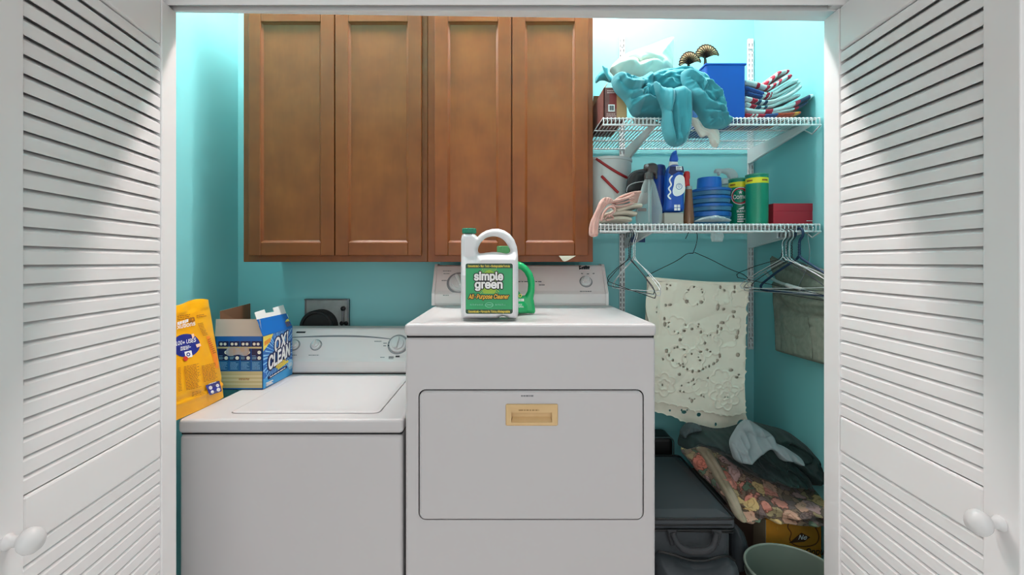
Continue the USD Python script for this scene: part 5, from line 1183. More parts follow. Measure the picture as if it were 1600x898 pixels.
# two green cleanser cans
CANG = graph('green_can_print', {'g': ('geometry', {}), 'w': ('wave_texture', {'scale': 110.0, 'bands_direction': 'diagonal', 'distortion': 0.0}), 'r': ('rgb_ramp', {'ramp': [(0.2, lin((6, 124, 94))), (0.8, lin((16, 142, 110)))]}), 'p': ('principled_bsdf', {'roughness': 0.3})},
    [('g.position', 'w.vector'), ('w.fac', 'r.fac'), ('r.color', 'p.base_color')])
YEB = plain('yellow_band_print', (232, 220, 40), 0.4); REDR = plain('red_round_print', (176, 24, 40), 0.4)
def can(label, px, hw, ptop, Y, printed):
    c_ = (X(px, Y), Y); r = hw / F * Y; zt = Z(ptop, Y)
    t = Thing('cleanser_can', label, 'can', (*c_, LZ))
    t.part('body', lathe([(r * 0.98, LZ), (r, LZ + 0.003), (r, zt - 0.004)], 48, (*c_, 0)), CANG, 35)
    t.part('yellow_band', lathe([(r * 1.001, zt - 0.036), (r * 1.012, zt - 0.035), (r * 1.012, zt - 0.016), (r * 1.001, zt - 0.015)], 48, (*c_, 0)), YEB, 35)
    t.part('top_rim', lathe([(r, zt - 0.006), (r * 1.03, zt - 0.005), (r * 1.03, zt - 0.001), (r * 0.97, zt), (r * 0.95, zt - 0.004), (0.0005, zt - 0.004)], 48, (*c_, 0)), plain('green_can_rim', (60, 150, 120), 0.35), 35)
    def bend(v):
        # flat print (x, z given on the tangent plane) wrapped on the can; faces the camera
        a0 = math.atan2(c_[0], c_[1]); a = v[:, 0] / r - a0; rr = r * 1.012 + 0.0004 - v[:, 1]
        return np.column_stack([c_[0] + rr * np.sin(a), c_[1] - rr * np.cos(a), v[:, 2]])
    fc_ = Face(t, (0, 0, LZ), (1, 0, 0), (0, 0, 1))
    for xx in (-r * 0.95, r * 0.45): fc_.put('small_print', lines_block(xx, xx + 0.024, zt - LZ - 0.029, zt - LZ - 0.022, 1, 93, 0.8, 0.05), BRN, bend=bend)
    if printed:
        cx_ = r * 0.05; cz_ = (zt - LZ) * 0.62
        fc_.put('disc_edge', Point(cx_, cz_).buffer(0.034, 20).segmentize(0.004), WHITEP, bend=bend)
        fc_.put('disc', Point(cx_, cz_).buffer(0.031, 20).segmentize(0.004), REDR, bend=bend)
        fc_.put('star', Polygon([(cx_ + 0.008 * k_ * math.sin(math.pi * i / 5), cz_ + 0.014 + 0.008 * k_ * math.cos(math.pi * i / 5)) for i, k_ in zip(range(10), [1, 0.4] * 5)]), WHITEP, bend=bend)
        fc_.text('Comet', cx_ - 0.026, cz_ - 0.011, 0.016, WHITEP, 0.054, True, bend=bend)
        fc_.put('arrow', Polygon([(cx_ - 0.008, cz_ - 0.052), (cx_ + 0.012, cz_ - 0.052), (cx_ + 0.012, cz_ - 0.040)]), WHITEP, bend=bend)
        fc_.text('BLEACH', cx_ - 0.012, cz_ - 0.063, 0.007, WHITEP, 0.034, True, bend=bend)
        fc_.put('small_print', lines_block(cx_ - 0.010, cx_ + 0.02, 0.012, cz_ - 0.068, 4, 77), WHITEP, bend=bend)
    return t
can('green cleanser can with a yellow band and round red emblem', 1156, 16.2, 280, 1.875, True)
can('green cleanser can with a yellow band, right of the red emblem one', 1182.5, 16.2, 273, 1.79, False)
rbx = Thing('red_box', 'glossy red cardboard box at the right end of the lower shelf', 'box', (X(1240, 1.78), 1.86, LZ))
RX0, RX1, RZ = X(1208.5, 1.78), X(1275, 1.78), Z(317.5, 1.78)
rbx.part('body', rb(RX0, RX1, 1.78, 1.95, LZ, RZ - 0.004, 0.002, 8), plain('red_box_print', (196, 36, 54), 0.4))
rbx.part('lid', rb(RX0 - 0.001, RX1 + 0.001, 1.779, 1.951, RZ - 0.03, RZ, 0.002, 8), plain('red_box_print', (196, 36, 54), 0.4))
rf3 = Face(rbx, (RX0, 1.7798, LZ), (1, 0, 0), (0, 0, 1)); rf3.put('small_print', lines_block(RX1 - RX0 - 0.036, RX1 - RX0 - 0.008, 0.012, 0.016, 1, 94, 0.7, 0.05), WHITEP)
# clear bags: one under the stack, one whose corner hangs below the shelf
BAG = glass_like('crinkled_clear_bag', (222, 232, 232), 0.30, 0.15)
single('clear_bag', inflate([(1086, 345), (1096, 340), (1106, 338), (1118, 336), (1130, 339), (1142, 343.5), (1140, 346), (1112, 346.5), (1090, 346.5)], 1.765, 0.018, R=5, sp=1.2, noise=(0.02, 0.25, 3.3), Tb=0.05), BAG, 'crinkled clear bag on the wire in front of the stacked containers', 'bag', True)
single('clear_bag', inflate([(1111, 361), (1129.5, 362), (1131, 370), (1129, 377.5), (1112, 377.5), (1110, 370)], 1.735, 0.004, R=3, sp=1.2, noise=(0.010, 0.2, 8.3), folds=[([(1114, 362), (1115, 377)], 1.5, 0.004)]), BAG, 'clear bag corner hanging below the lower shelf', 'bag', True)
tgp = inflate([(986, 372), (990, 366), (1008, 364.5), (1008, 378.5), (985, 378)], 2.0, 0, sheet=0.002, sp=2)
single('blue_tag', tgp, plain('navy_card', (14, 58, 104), 0.5), 'dark blue card hanging below the lower shelf near the left hangers', 'card')

# ---------------------------------------------------------------- hangers
def hanger_pts(half=0.205, drop=0.105, neck=0.045, hook=0.026, n=44):
    """One bent wire in the plane (u, w): hook end first, origin where the hook sits on the rod."""
    hookp = [(-0.019, -0.010), (-0.0185, 0.006), (-0.011, 0.016), (0.0, 0.0195), (0.012, 0.015), (0.0175, 0.003), (0.014, -0.012), (0.004, -0.022), (0.0, -0.034)]
    hp = spline(hookp, 26)
    loop = [(0.0, -0.034 - neck), (0.012, -0.046 - neck), (half * 0.55, -0.034 - neck - drop * 0.52), (half * 0.93, -0.034 - neck - drop * 0.90), (half, -0.034 - neck - drop * 1.02), (half * 0.97, -0.034 - neck - drop * 1.13), (half * 0.90, -0.034 - neck - drop * 1.14),
            (0, -0.034 - neck - drop * 1.15), (-half * 0.90, -0.034 - neck - drop * 1.14), (-half * 0.97, -0.034 - neck - drop * 1.13), (-half, -0.034 - neck - drop * 1.02), (-half * 0.93, -0.034 - neck - drop * 0.90), (-half * 0.55, -0.034 - neck - drop * 0.52), (-0.012, -0.046 - neck), (0.0, -0.034 - neck)]
    return hp, np.array(loop)
WIRES = {'white': plain('white_coated_wire', (206, 212, 212), 0.35), 'dark': plain('dark_steel_wire', (44, 50, 54), 0.4, metal=0.5), 'steel': plain('bright_steel_wire', (176, 182, 184), 0.3, metal=0.7), 'blue': plain('dark_blue_plastic_hanger', (24, 58, 92), 0.4)}
def hanger(label, at, ang, kind, r=0.0013, half=0.205, drop=0.105, tilt=0.0, neck=0.045, bend=0.0, name='wire_hanger', group=None):
    """at: the point of the rod it hangs on; ang: direction of its plane in plan (0 = along x, 90 = along y, away from the viewer); tilt: swing in its plane."""
    hp, lp_ = hanger_pts(half, drop, neck)
    a = math.radians(ang); ux = np.array([math.cos(a), math.sin(a), 0]); up_ = np.array([0, 0, 1.0]); nx = np.cross(ux, up_)
    def to(p):
        p = np.asarray(p, float); c_, s_ = math.cos(tilt), math.sin(tilt)
        u, w = p[:, 0] * c_ - p[:, 1] * s_, p[:, 0] * s_ + p[:, 1] * c_
        return np.asarray(at) + np.outer(u, ux) + np.outer(w - 0.0175, up_) + np.outer(bend * (u / half) ** 2, nx)
    t = Thing(name, label, 'hanger', tuple(np.asarray(at, float)), group=group)
    t.part('hook', tube(to(np.vstack([hp, [(0.0, -0.034 - neck)]])), r, 8), WIRES[kind], True)
    k = []
    for i in range(len(lp_) - 1): k += [lp_[i] + (lp_[i + 1] - lp_[i]) * q for q in np.linspace(0, 1, 5, endpoint=False)]
    k.append(lp_[-1])
    t.part('frame', tube(to(k), r, 8), WIRES[kind], True)
    tw = np.linspace(0, 1, 40); tp = np.column_stack([0.0014 * np.cos(tw * 30), -0.036 - neck * tw]); 
    tp3 = to(tp) + np.outer(0.0014 * np.sin(tw * 30), nx)
    t.part('twist', tube(tp3, r * 0.9, 6), WIRES[kind], True)
    return t
_n = int(round((SX1 - (SX0 - 0.010)) / 0.01430)); _sp = (SX1 - (SX0 - 0.010)) / _n
def rod(px):
    """The spot on the lower shelf's lip rod nearest to the pixel, clear of the lip's upright wires."""
    x = X(px, SY0); g_ = math.floor((x - (SX0 - 0.010)) / _sp); c_ = SX0 - 0.010 + (g_ + 0.5) * _sp
    return np.array([c_ + (0.0036 if x > c_ else -0.0036), SY0, ZL - 0.028 + 0.0055])
hanger('thin dark wire hanger leftmost in the left group', rod(790 + ((SX0 - 0.010) + _sp * 7.3) / SY0 * F), -79, 'dark', tilt=-0.03, half=0.19)
hanger('dark wire hanger leaning left in the left group', rod(790 + ((SX0 - 0.010) + _sp * 7.7) / SY0 * F), -80, 'dark', tilt=-0.10)
hanger('white wire hanger next to the dark ones in the left group', rod(790 + ((SX0 - 0.010) + _sp * 8.3) / SY0 * F), -81, 'white', tilt=0.03)
hanger('white wire hanger rightmost in the left group', rod(790 + ((SX0 - 0.010) + _sp * 8.7) / SY0 * F), -82, 'white', tilt=-0.02, drop=0.11)
labs = ['bright wire hanger leftmost of the right group', 'dark wire hanger reaching furthest towards the corner in the right group', 'bright wire hanger third from the left in the right group', 'dark wire hanger with a steep shoulder in the right group', 'white wire hanger in the middle of the right group', 'dark wire hanger just left of the blue hanger']
for k, (px, ang, kind, tl, dr) in enumerate(((1219, -72, 'white', 0.06, 0.10), (1222.6, -73, 'dark', -0.12, 0.095), (1226.2, -74, 'steel', 0.02, 0.115), (1229.8, -75, 'dark', -0.07, 0.12), (1233.4, -76, 'white', -0.02, 0.11), (1237, -77, 'dark', 0.03, 0.105))):
    hanger(labs[k], rod(790 + ((SX0 - 0.010) + _sp * (46 + k // 2) + _sp * (0.3 if k % 2 == 0 else 0.7)) / SY0 * F), ang, kind, tilt=tl, drop=dr)
hanger('thick dark blue plastic hanger in the right group', rod(790 + ((SX0 - 0.010) + _sp * 50.5) / SY0 * F) + np.array([0.0, 0, 0.004]), -82, 'blue', r=0.0046, drop=0.12, half=0.21, name='plastic_hanger')
# the dark hanger that carries the lace cloth, hung from the back of the shelf
TCY = 1.93
hp_at = P(1090, 372, TCY); 
dh = Thing('wire_hanger', 'dark wire hanger carrying the cream cutwork tablecloth', 'hanger', tuple(hp_at))
q = lambda a, b: P(a, b, TCY)
dh.part('hook', tube(spline([q(1071, 373), q(1074, 367), q(1079, 359), q(1085, 358), q(1089, 365), q(1089, 376), q(1086.5, 386), q(1084, 393)], 26), 0.0014, 8), WIRES['dark'], True)
dh.part('frame', tube(np.vstack([np.linspace(q(1084, 393), q(1083, 395.5), 3), spline([q(1083, 395.5), q(1075, 396), q(1066, 401.5), q(1040, 416), q(1015, 428.5), q(1010, 433), q(1010.5, 438), q(1016, 439)], 40), np.linspace(q(1016, 439), q(1166, 444), 12), spline([q(1166, 444), q(1171.5, 443), q(1170, 437), q(1150, 424), q(1110, 405), q(1092, 397), q(1085, 394)], 40)]), 0.0014, 8), WIRES['dark'], True)

# ---------------------------------------------------------------- cutwork tablecloth
LACE = plain('cream_linen', (244, 239, 220), 0.9, sheen=0.15, bump=(700, 0.12, 0.0006))
zA = lambda a: [(1000 + x / 6.416, 430 + y / 6.416) for x, y in a]
zB = lambda a: [(1000 + x / 6.416, 560 + y / 6.416) for x, y in a]
def scallop(pts, amp=1.6, step=9.0, n=5):
    """A scalloped version of a polyline: an arc between neighbouring points, bulging to the left of travel."""
    out = []
    for (x0, y0), (x1, y1) in zip(pts[:-1], pts[1:]):
        L = math.hypot(x1 - x0, y1 - y0); k = max(int(round(L / step)), 1); nx, ny = (y1 - y0) / L, -(x1 - x0) / L
        for i in range(k):
            for j in range(n):
                t_ = (i + j / n) / k; b_ = amp * math.sin(math.pi * j / n)
                out.append((x0 + (x1 - x0) * t_ + nx * b_, y0 + (y1 - y0) * t_ + ny * b_))
    return out
top_edge = zA([(1110, 85), (800, 85), (480, 70), (65, 30)])
right_f = zA([(1108, 112), (1088, 190), (1096, 262), (1064, 312), (1083, 380), (1062, 468), (1075, 490), (1072, 580), (1042, 655), (1072, 715), (1046, 765), (1066, 830), (1034, 898)]) + zB([(1040, 60), (1070, 130), (1052, 205), (1046, 310), (1062, 430)])
bot_f = zB([(1062, 430), (1072, 545), (925, 582), (800, 575), (705, 545), (690, 558), (600, 522), (555, 545), (440, 487), (360, 488), (350, 465), (280, 476), (265, 450), (180, 450), (60, 440), (40, 425)])
left_f = [(1006.5, 625), (1012, 600), (1008, 575), (1012, 550), (1009, 525), (1013, 500)] + zA([(70, 410), (55, 320), (60, 230), (80, 130), (100, 78)])
out_f = zA([(65, 30)])[::-1] + left_f[::-1] + scallop(bot_f[::-1], 2.2, 10) + scallop(right_f[::-1], 1.9, 14) + top_edge[:-1]
holesA = [(185, 95, 9), (180, 150, 9), (270, 92, 9), (303, 100, 8), (270, 135, 10), (537, 115, 9), (483, 145, 8), (470, 170, 7), (612, 140, 8), (622, 170, 8), (438, 240, 8), (465, 262, 17), (610, 268, 16), (573, 290, 9), (640, 240, 7), (302, 295, 14), (260, 300, 12), (805, 118, 14), (845, 150, 11), (948, 120, 13), (945, 165, 12), (168, 320, 8), (168, 370, 8), (245, 435, 13), (248, 490, 17), (287, 473, 11), (285, 515, 11), (775, 318, 22), (832, 338, 14), (940, 365, 17), (935, 412, 12), (823, 475, 18), (780, 512, 13), (815, 535, 14), (775, 565, 12), (455, 495, 10), (592, 490, 8), (583, 515, 8), (980, 570, 19), (972, 620, 15), (440, 555, 13), (520, 537, 13), (610, 570, 14), (380, 578, 11), (345, 563, 8), (400, 645, 15), (650, 680, 13), (677, 605, 10), (708, 600, 8), (265, 755, 17), (290, 800, 11), (325, 848, 12), (372, 717, 10), (345, 728, 8), (438, 742, 11), (515, 785, 10), (605, 765, 13), (672, 745, 12), (705, 765, 9), (800, 805, 16), (775, 850, 12), (450, 815, 9), (585, 820, 9), (598, 850, 10), (740, 880, 12), (980, 795, 18), (225, 835, 10), (385, 885, 11), (425, 885, 11)]
holesB = [(230, 8, 9), (365, 50, 9), (400, 65, 9), (430, 78, 10), (470, 105, 10), (520, 124, 12), (580, 120, 12), (625, 103, 12), (655, 85, 9), (690, 75, 10), (730, 55, 10), (770, 30, 9), (390, 155, 14), (680, 193, 10), (530, 207, 11), (485, 240, 10), (540, 255, 11), (512, 226, 8), (415, 270, 7), (402, 325, 11), (437, 332, 10), (612, 365, 10), (640, 380, 10), (520, 424, 15), (497, 400, 9), (548, 403, 9), (910, 115, 17), (965, 185, 13), (988, 160, 9), (850, 385, 9), (878, 385, 9), (225, 265, 9)]
rng = np.random.default_rng(11)
def eyelets(src, conv, poly):
    out = []
    for x, y, r in src:
        r = r * 1.22; n = 3 if r < 14 and rng.random() < 0.55 else 6; a0 = rng.uniform(0, 6.28); e = rng.uniform(0.7, 1.25)
        pts = conv([(x + r * e * math.cos(a0 + 2 * np.pi * k / n), y + r / e * math.sin(a0 + 2 * np.pi * k / n)) for k in range(n)])
        if poly.contains(Polygon(pts).buffer(0.8)): out.append(Polygon(pts).buffer(0.15))
    u = shapely.union_all(out); return [list(g.exterior.coords)[:-1] for g in getattr(u, 'geoms', [u])]
pf = Polygon(out_f).buffer(0)
hl = eyelets(holesA, zA, pf) + eyelets(holesB, zB, pf)
def petal_ring(cx_, cy_, r, n, rot=0.0, sq=1.0):
    a = np.linspace(0, 2 * np.pi, 12 * n + 1)
    rr = r * (0.72 + 0.28 * np.abs(np.sin(a * n / 2)))
    return [(cx_ + q_ * math.cos(t_ + rot), cy_ + q_ * sq * math.sin(t_ + rot)) for q_, t_ in zip(rr, a)]
ridges = [(zA(petal_ring(545, 200, 105, 5)), 1.0, 0.0024), (zA(petal_ring(520, 610, 130, 6)), 1.0, 0.0024), (zA(petal_ring(700, 690, 130, 6, .3)), 1.0, 0.0022), (zA(petal_ring(370, 810, 110, 5)), 1.0, 0.0024), (zA(petal_ring(530, 850, 120, 5, .4)), 1.0, 0.0024), (zA(petal_ring(860, 640, 130, 5, .2, .7)), 1.0, 0.0022), (zA(petal_ring(930, 480, 80, 5)), 1.0, 0.002), (zA(petal_ring(350, 500, 100, 5)), 1.0, 0.002), (zA(petal_ring(990, 230, 100, 4)), 1.0, 0.002), (zA(petal_ring(820, 220, 80, 5)), 1.0, 0.002),
          (zB(petal_ring(850, 370, 150, 7)), 1.0, 0.0026), (zB(petal_ring(850, 370, 95, 6, .3)), 1.0, 0.0024), (zB(petal_ring(850, 370, 45, 5)), 1.0, 0.0022), (zB(petal_ring(240, 260, 120, 6)), 1.0, 0.0024), (zB(petal_ring(240, 260, 60, 5, .3)), 1.0, 0.0022), (zB(petal_ring(800, 200, 100, 5)), 1.0, 0.002), (zB(petal_ring(960, 250, 90, 5)), 1.0, 0.002), (zB(petal_ring(600, 280, 90, 5)), 1.0, 0.0018), (zB([(600, 290), (560, 320), (480, 340), (380, 330)]), 0.9, 0.0016)]
def ring_height(pts):
    h = np.zeros(len(pts))
    for line, w_, amp in ridges:
        h = np.maximum(h, 1.6 * amp * np.exp(-(dist_line(pts, np.array(line)) / (w_ * 1.1)) ** 2))
    return h
drape_folds = [(zA([(330, 140), (480, 100), (700, 150)]), 12, 0.004), (zA([(450, 420), (620, 330), (820, 300)]), 14, 0.006), (zA([(560, 470), (700, 410), (860, 380)]), 10, -0.006), (zA([(300, 330), (420, 230), (480, 150)]), 8, -0.004), (zA([(800, 760), (840, 700), (960, 660)]), 8, -0.006), (zA([(215, 60), (205, 350), (190, 600)]), 5, -0.008), (zB([(300, 180), (420, 200), (560, 140)]), 14, 0.007), (zB([(360, 260), (440, 180), (520, 60)]), 6, -0.005)]
def lace_sheet(outline, holes, Y, seed, yfn=None, th=0.0011, sp=1.15, rid=True):
    pts, tri, d = mesh2d(outline, holes, sp)
    h = folds_height(pts, drape_folds) + 0.012 * (meshkit.fbm(np.column_stack([pts * 0.03, np.full(len(pts), seed)])) - 0.5)
    if rid: h = h + ring_height(pts)
    h += 0.0018 * np.exp(-(d / 1.1) ** 2)
    Yc = Y + (yfn(pts) if yfn else 0)
    x = (pts[:, 0] - CX) / F * Yc; z = EYE - (pts[:, 1] - CY) / F * Yc; n = len(pts)
    fr, bk_ = np.column_stack([x, Yc - h, z]), np.column_stack([x, Yc - h + th, z])
    e = np.vstack([tri[:, [0, 1]], tri[:, [1, 2]], tri[:, [2, 0]]]); _, idx, cnt = np.unique(np.sort(e, 1), axis=0, return_index=True, return_counts=True)
    be = e[idx[cnt == 1]]; m = len(be); i = np.arange(m); k = 2 * n
    v = np.vstack([fr, bk_, fr[be[:, 0]], fr[be[:, 1]], bk_[be[:, 1]], bk_[be[:, 0]]])
    return (v, np.vstack([tri, tri[:, ::-1] + n, np.column_stack([k + i, k + 2 * m + i, k + m + i]), np.column_stack([k + i, k + 3 * m + i, k + 2 * m + i])]))
lt = Thing('tablecloth', 'cream cutwork lace tablecloth hung over the dark hanger in the corner', 'tablecloth', tuple(P(1090, 560, TCY)))
lt.part('front_fall', lace_sheet(out_f, hl, TCY - 0.006, 2.2), LACE, True)
bot_b = zB([(1090, 620), (990, 622), (972, 700), (962, 798), (870, 768), (800, 748), (712, 702), (690, 716), (640, 688), (610, 690), (530, 650), (480, 655), (400, 628), (350, 592), (270, 572), (180, 545), (60, 530), (40, 500)])
out_b = zA([(70, 34)]) + [(1008, 500), (1006.5, 630)] + scallop(bot_b[::-1], 1.6, 10) + zB([(1060, 560), (1055, 430), (1050, 200)]) + zA([(1060, 700), (1060, 300), (1105, 90)]) + zA([(800, 89), (480, 74)])
pb_ = Polygon(out_b).buffer(0)
hb = eyelets([(440, 535, 18), (590, 562, 18), (415, 515, 9), (470, 515, 9), (300, 520, 9), (760, 660, 12)], zB, pb_)
lt.part('back_fall', lace_sheet(out_b, hb, TCY + 0.010, 5.7, lambda p: np.clip((p[:, 1] - 640) / 40, 0, 1) * -0.012, rid=False), LACE, True)
ht = spline([P(1010, 434.5, TCY), P(1075, 440.5, TCY), P(1125, 443, TCY), P(1173, 443, TCY)], 40)
lt.part('fold_edge', tube(ht, 0.008, 10), LACE, True)

# ---------------------------------------------------------------- trousers on their hanger at the right
TROU = plain('sage_grey_twill', (134, 143, 129), 0.9, vary=(50, (112, 122, 110), 0.7), bump=(350, 0.25, 0.001))
tx, TS = 1.035 * 1.075, 1.075
tsc = lambda pts: [(y * TS, EYE + (z - EYE) * TS) for y, z in pts]
def side_panel(pts_yz, x, thick, folds=(), noise=(0.010, 14, 1.0), sp=0.005, Rm=0.02):
    """A cloth panel lying in a plane x = const; outline in (y, z)."""
    sc_ = 1000.0; pts_yz = tsc(pts_yz); folds = [(tsc(ln), w_, amp) for ln, w_, amp in folds]
    pts, tri, d = mesh2d([(-y * sc_, -z * sc_) for y, z in pts_yz], (), sp * sc_)
    b = np.sqrt(np.maximum(1 - (1 - np.clip(d / (Rm * sc_), 0, 1)) ** 2, 0)); h = np.zeros(len(pts))
    for ln, w_, amp in folds:
        dd_ = dist_line(pts, spline([(-y * sc_, -z * sc_) for y, z in ln], 20)); h += amp * (np.exp(-(dd_ / w_) ** 2) if amp > 0 else np.exp(-dd_ / w_))
    if noise: h += noise[0] * (meshkit.fbm(np.column_stack([pts / sc_ * noise[1], np.full(len(pts), noise[2])])) - 0.5)
    y, z = -pts[:, 0] / sc_, -pts[:, 1] / sc_; n = len(pts)
    fr = np.column_stack([x - thick * b - h * b, y, z]); bk_ = np.column_stack([x + thick * b, y, z])
    return (np.vstack([fr, bk_]), np.vstack([tri, tri[:, ::-1] + n]))
tr = Thing('trousers', 'sage grey twill trousers folded over a hanger at the right', 'trousers', (tx, 1.66, 1.18))
tr.part('legs', side_panel([(1.83, 1.300), (1.66, 1.290), (1.48, 1.280), (1.44, 1.10), (1.43, 1.045), (1.60, 1.040), (1.805, 1.035), (1.815, 1.15)], tx, 0.014, [([(1.80, 1.24), (1.72, 1.205), (1.60, 1.195), (1.47, 1.20)], 9, -0.012), ([(1.79, 1.27), (1.70, 1.235), (1.58, 1.235), (1.48, 1.24)], 10, 0.008), ([(1.76, 1.29), (1.775, 1.18), (1.77, 1.05)], 10, -0.008), ([(1.80, 1.14), (1.70, 1.15), (1.58, 1.16)], 5, -0.006)], sp=0.006), TROU, True)
tr.part('upper_part', side_panel([(1.86, 1.40), (1.78, 1.375), (1.60, 1.36), (1.46, 1.33), (1.44, 1.285), (1.62, 1.275), (1.80, 1.285), (1.85, 1.34)], tx + 0.010, 0.015, [([(1.82, 1.36), (1.68, 1.33), (1.50, 1.30)], 10, -0.01)], sp=0.007), TROU, True)
tr.part('pocket', side_panel([(1.745, 1.178), (1.60, 1.190), (1.575, 1.09), (1.575, 1.052), (1.70, 1.045), (1.735, 1.10)], tx - 0.016, 0.003, [([(1.735, 1.15), (1.69, 1.115), (1.62, 1.12), (1.595, 1.165)], 4, -0.004), ([(1.70, 1.13), (1.67, 1.09), (1.66, 1.05)], 6, 0.003)], noise=(0.006, 20, 4.0), sp=0.005, Rm=0.004), TROU, True)
tr.part('back_pocket', side_panel([(1.565, 1.19), (1.45, 1.20), (1.44, 1.06), (1.55, 1.05)], tx - 0.015, 0.003, (), noise=(0.006, 20, 6.0), sp=0.006, Rm=0.004), TROU, True)
chp = [P(1178, 426, 1.90), P(1205, 436, 1.80), P(1240, 447, 1.66), P(1292, 460, 1.52)]
chp = [np.array([tx - 0.022, p[1], p[2]]) if i else np.array([tx, p[1], p[2]]) for i, p in enumerate([(0, 2.03, Z(425, 2.03)), (0, 1.93, Z(436.5, 1.93)), (0, 1.785, Z(449, 1.785)), (0, 1.615, Z(465, 1.615))])]
ch = Thing('clear_hanger', 'clear plastic trouser hanger with a white sticker, over the sage trousers', 'hanger', tuple(chp[1]))
ch.part('bar', tube(spline(chp, 24), 0.0065, 10), glass_like('clear_hanger_plastic', (216, 228, 226), 0.35), True)
ch.part('sticker', tube(spline(chp, 24)[11:17], 0.0078, 12), WHITEP, True, label='white sticker round the bar')
ch.part('hook', tube(spline([(tx - 0.004, SY0 - 0.017, ZL - 0.032), (tx - 0.004, SY0 - 0.010, ZL - 0.012), (tx - 0.004, SY0 + 0.006, ZL - 0.011), (tx - 0.004, SY0 + 0.017, ZL - 0.035), (tx - 0.006, SY0 + 0.004, 1.42), (tx - 0.012, 1.785, Z(449, 1.785))], 30), 0.0016, 8), WIRES['steel'], True)

# ---------------------------------------------------------------- the heap on the closet floor
BAGM = plain('black_nylon', (56, 63, 68), 0.6, bump=(260, 0.25, 0.001), vary=(6, (66, 72, 77), 0.7)); STRAP = plain('black_webbing', (48, 50, 54), 0.7, bump=(500, 0.3, 0.001)); ZIP = plain('black_zip', (16, 17, 19), 0.5)
SX_0, SX_1, SYF, SYB, SZT = 0.452, 0.724, 1.50, 1.985, 0.572
sc_t = Thing('suitcase', 'black nylon suitcase with carry handle and front pocket, beside the dryer', 'suitcase', ((SX_0 + SX_1) / 2, 1.74, 0))
sc_t.part('body', rb(SX_0, SX_1, SYF + 0.012, SYB, 0.0, SZT - 0.038, 0.03, 16), BAGM, True)
lidm = m3.Manifold.batch_hull([rb(SX_0 - 0.004, SX_1 + 0.004, SYF, SYB + 0.004, SZT - 0.045, SZT - 0.010, 0.010, 12), rb(SX_0 + 0.02, SX_1 - 0.03, SYF + 0.03, SYB - 0.03, SZT - 0.02, SZT + 0.002, 0.01, 12)])
sc_t.part('lid', lidm, BAGM, 40)
def rect_loop(x0, x1, y0, y1, z, r=0.02):
    p = rrect(x0, x1, y0, y1, r); return np.array([(x, y, z) for x, y in list(p.exterior.coords)[:-1]])
for z in (SZT - 0.010, SZT - 0.046): sc_t.part('piping', tube(rect_loop(SX_0 - 0.005, SX_1 + 0.005, SYF - 0.001, SYB + 0.005, z), 0.0038, 8, True), ZIP, True)
sc_t.part('zip', tube(rect_loop(SX_0 - 0.004, SX_1 + 0.004, SYF, SYB + 0.004, SZT - 0.030), 0.003, 6, True), ZIP, True)
def front(px, py, off=0.0): return P(px, py, SYF - off)
pk = inflate([(1020, 868), (1028, 862), (1045, 864), (1075, 872), (1110, 872), (1135, 867), (1146, 872), (1151, 884), (1152, 905), (1150, 1010), (1020, 1010)], SYF + 0.005, 0.055, R=24, sp=3, Tb=0.006, noise=(0.01, 0.03, 2.0))
sc_t.part('pocket', pk, BAGM, True)
sc_t.part('pocket_zip', tube(spline([front(1028, 861, .03), front(1048, 865, .04), front(1078, 874, .045), front(1112, 873, .045), front(1136, 868, .03), front(1148, 876, .02)], 30), 0.004, 8), ZIP, True)
hc = spline([front(1051, 832, .016), front(1057, 846, .024), front(1066, 856, .034), (front(1084, 861, .038)), front(1104, 860, .036), front(1114, 853, .028), front(1118, 840, .02), front(1120, 832, .016)], 40)
sc_t.part('handle', tube(hc, 0.0085 + 0.0025 * np.sin(np.linspace(0, np.pi, 40)), 12), STRAP, True)
for px in (1050, 1120):
    sc_t.part('strap', inflate([(px - 8, 827), (px + 8, 827), (px + 7, 838), (px + 3, 852), (px - 3, 852), (px - 7, 838)], SYF - 0.006, 0.006, R=3, sp=1.5), STRAP, True)
sc_t.part('front_seam', tube(np.array([front(1028, 828.5, .001), front(1145, 832, .001)]), 0.0022, 6), ZIP, True)
sc_t.part('side_pocket', inflate([(1143, 818), (1152, 820), (1162, 832), (1168, 850), (1168, 872), (1160, 890), (1148, 892), (1143, 880)], 1.67, 0.03, R=14, sp=1.8, Tb=0.09), BAGM, True)

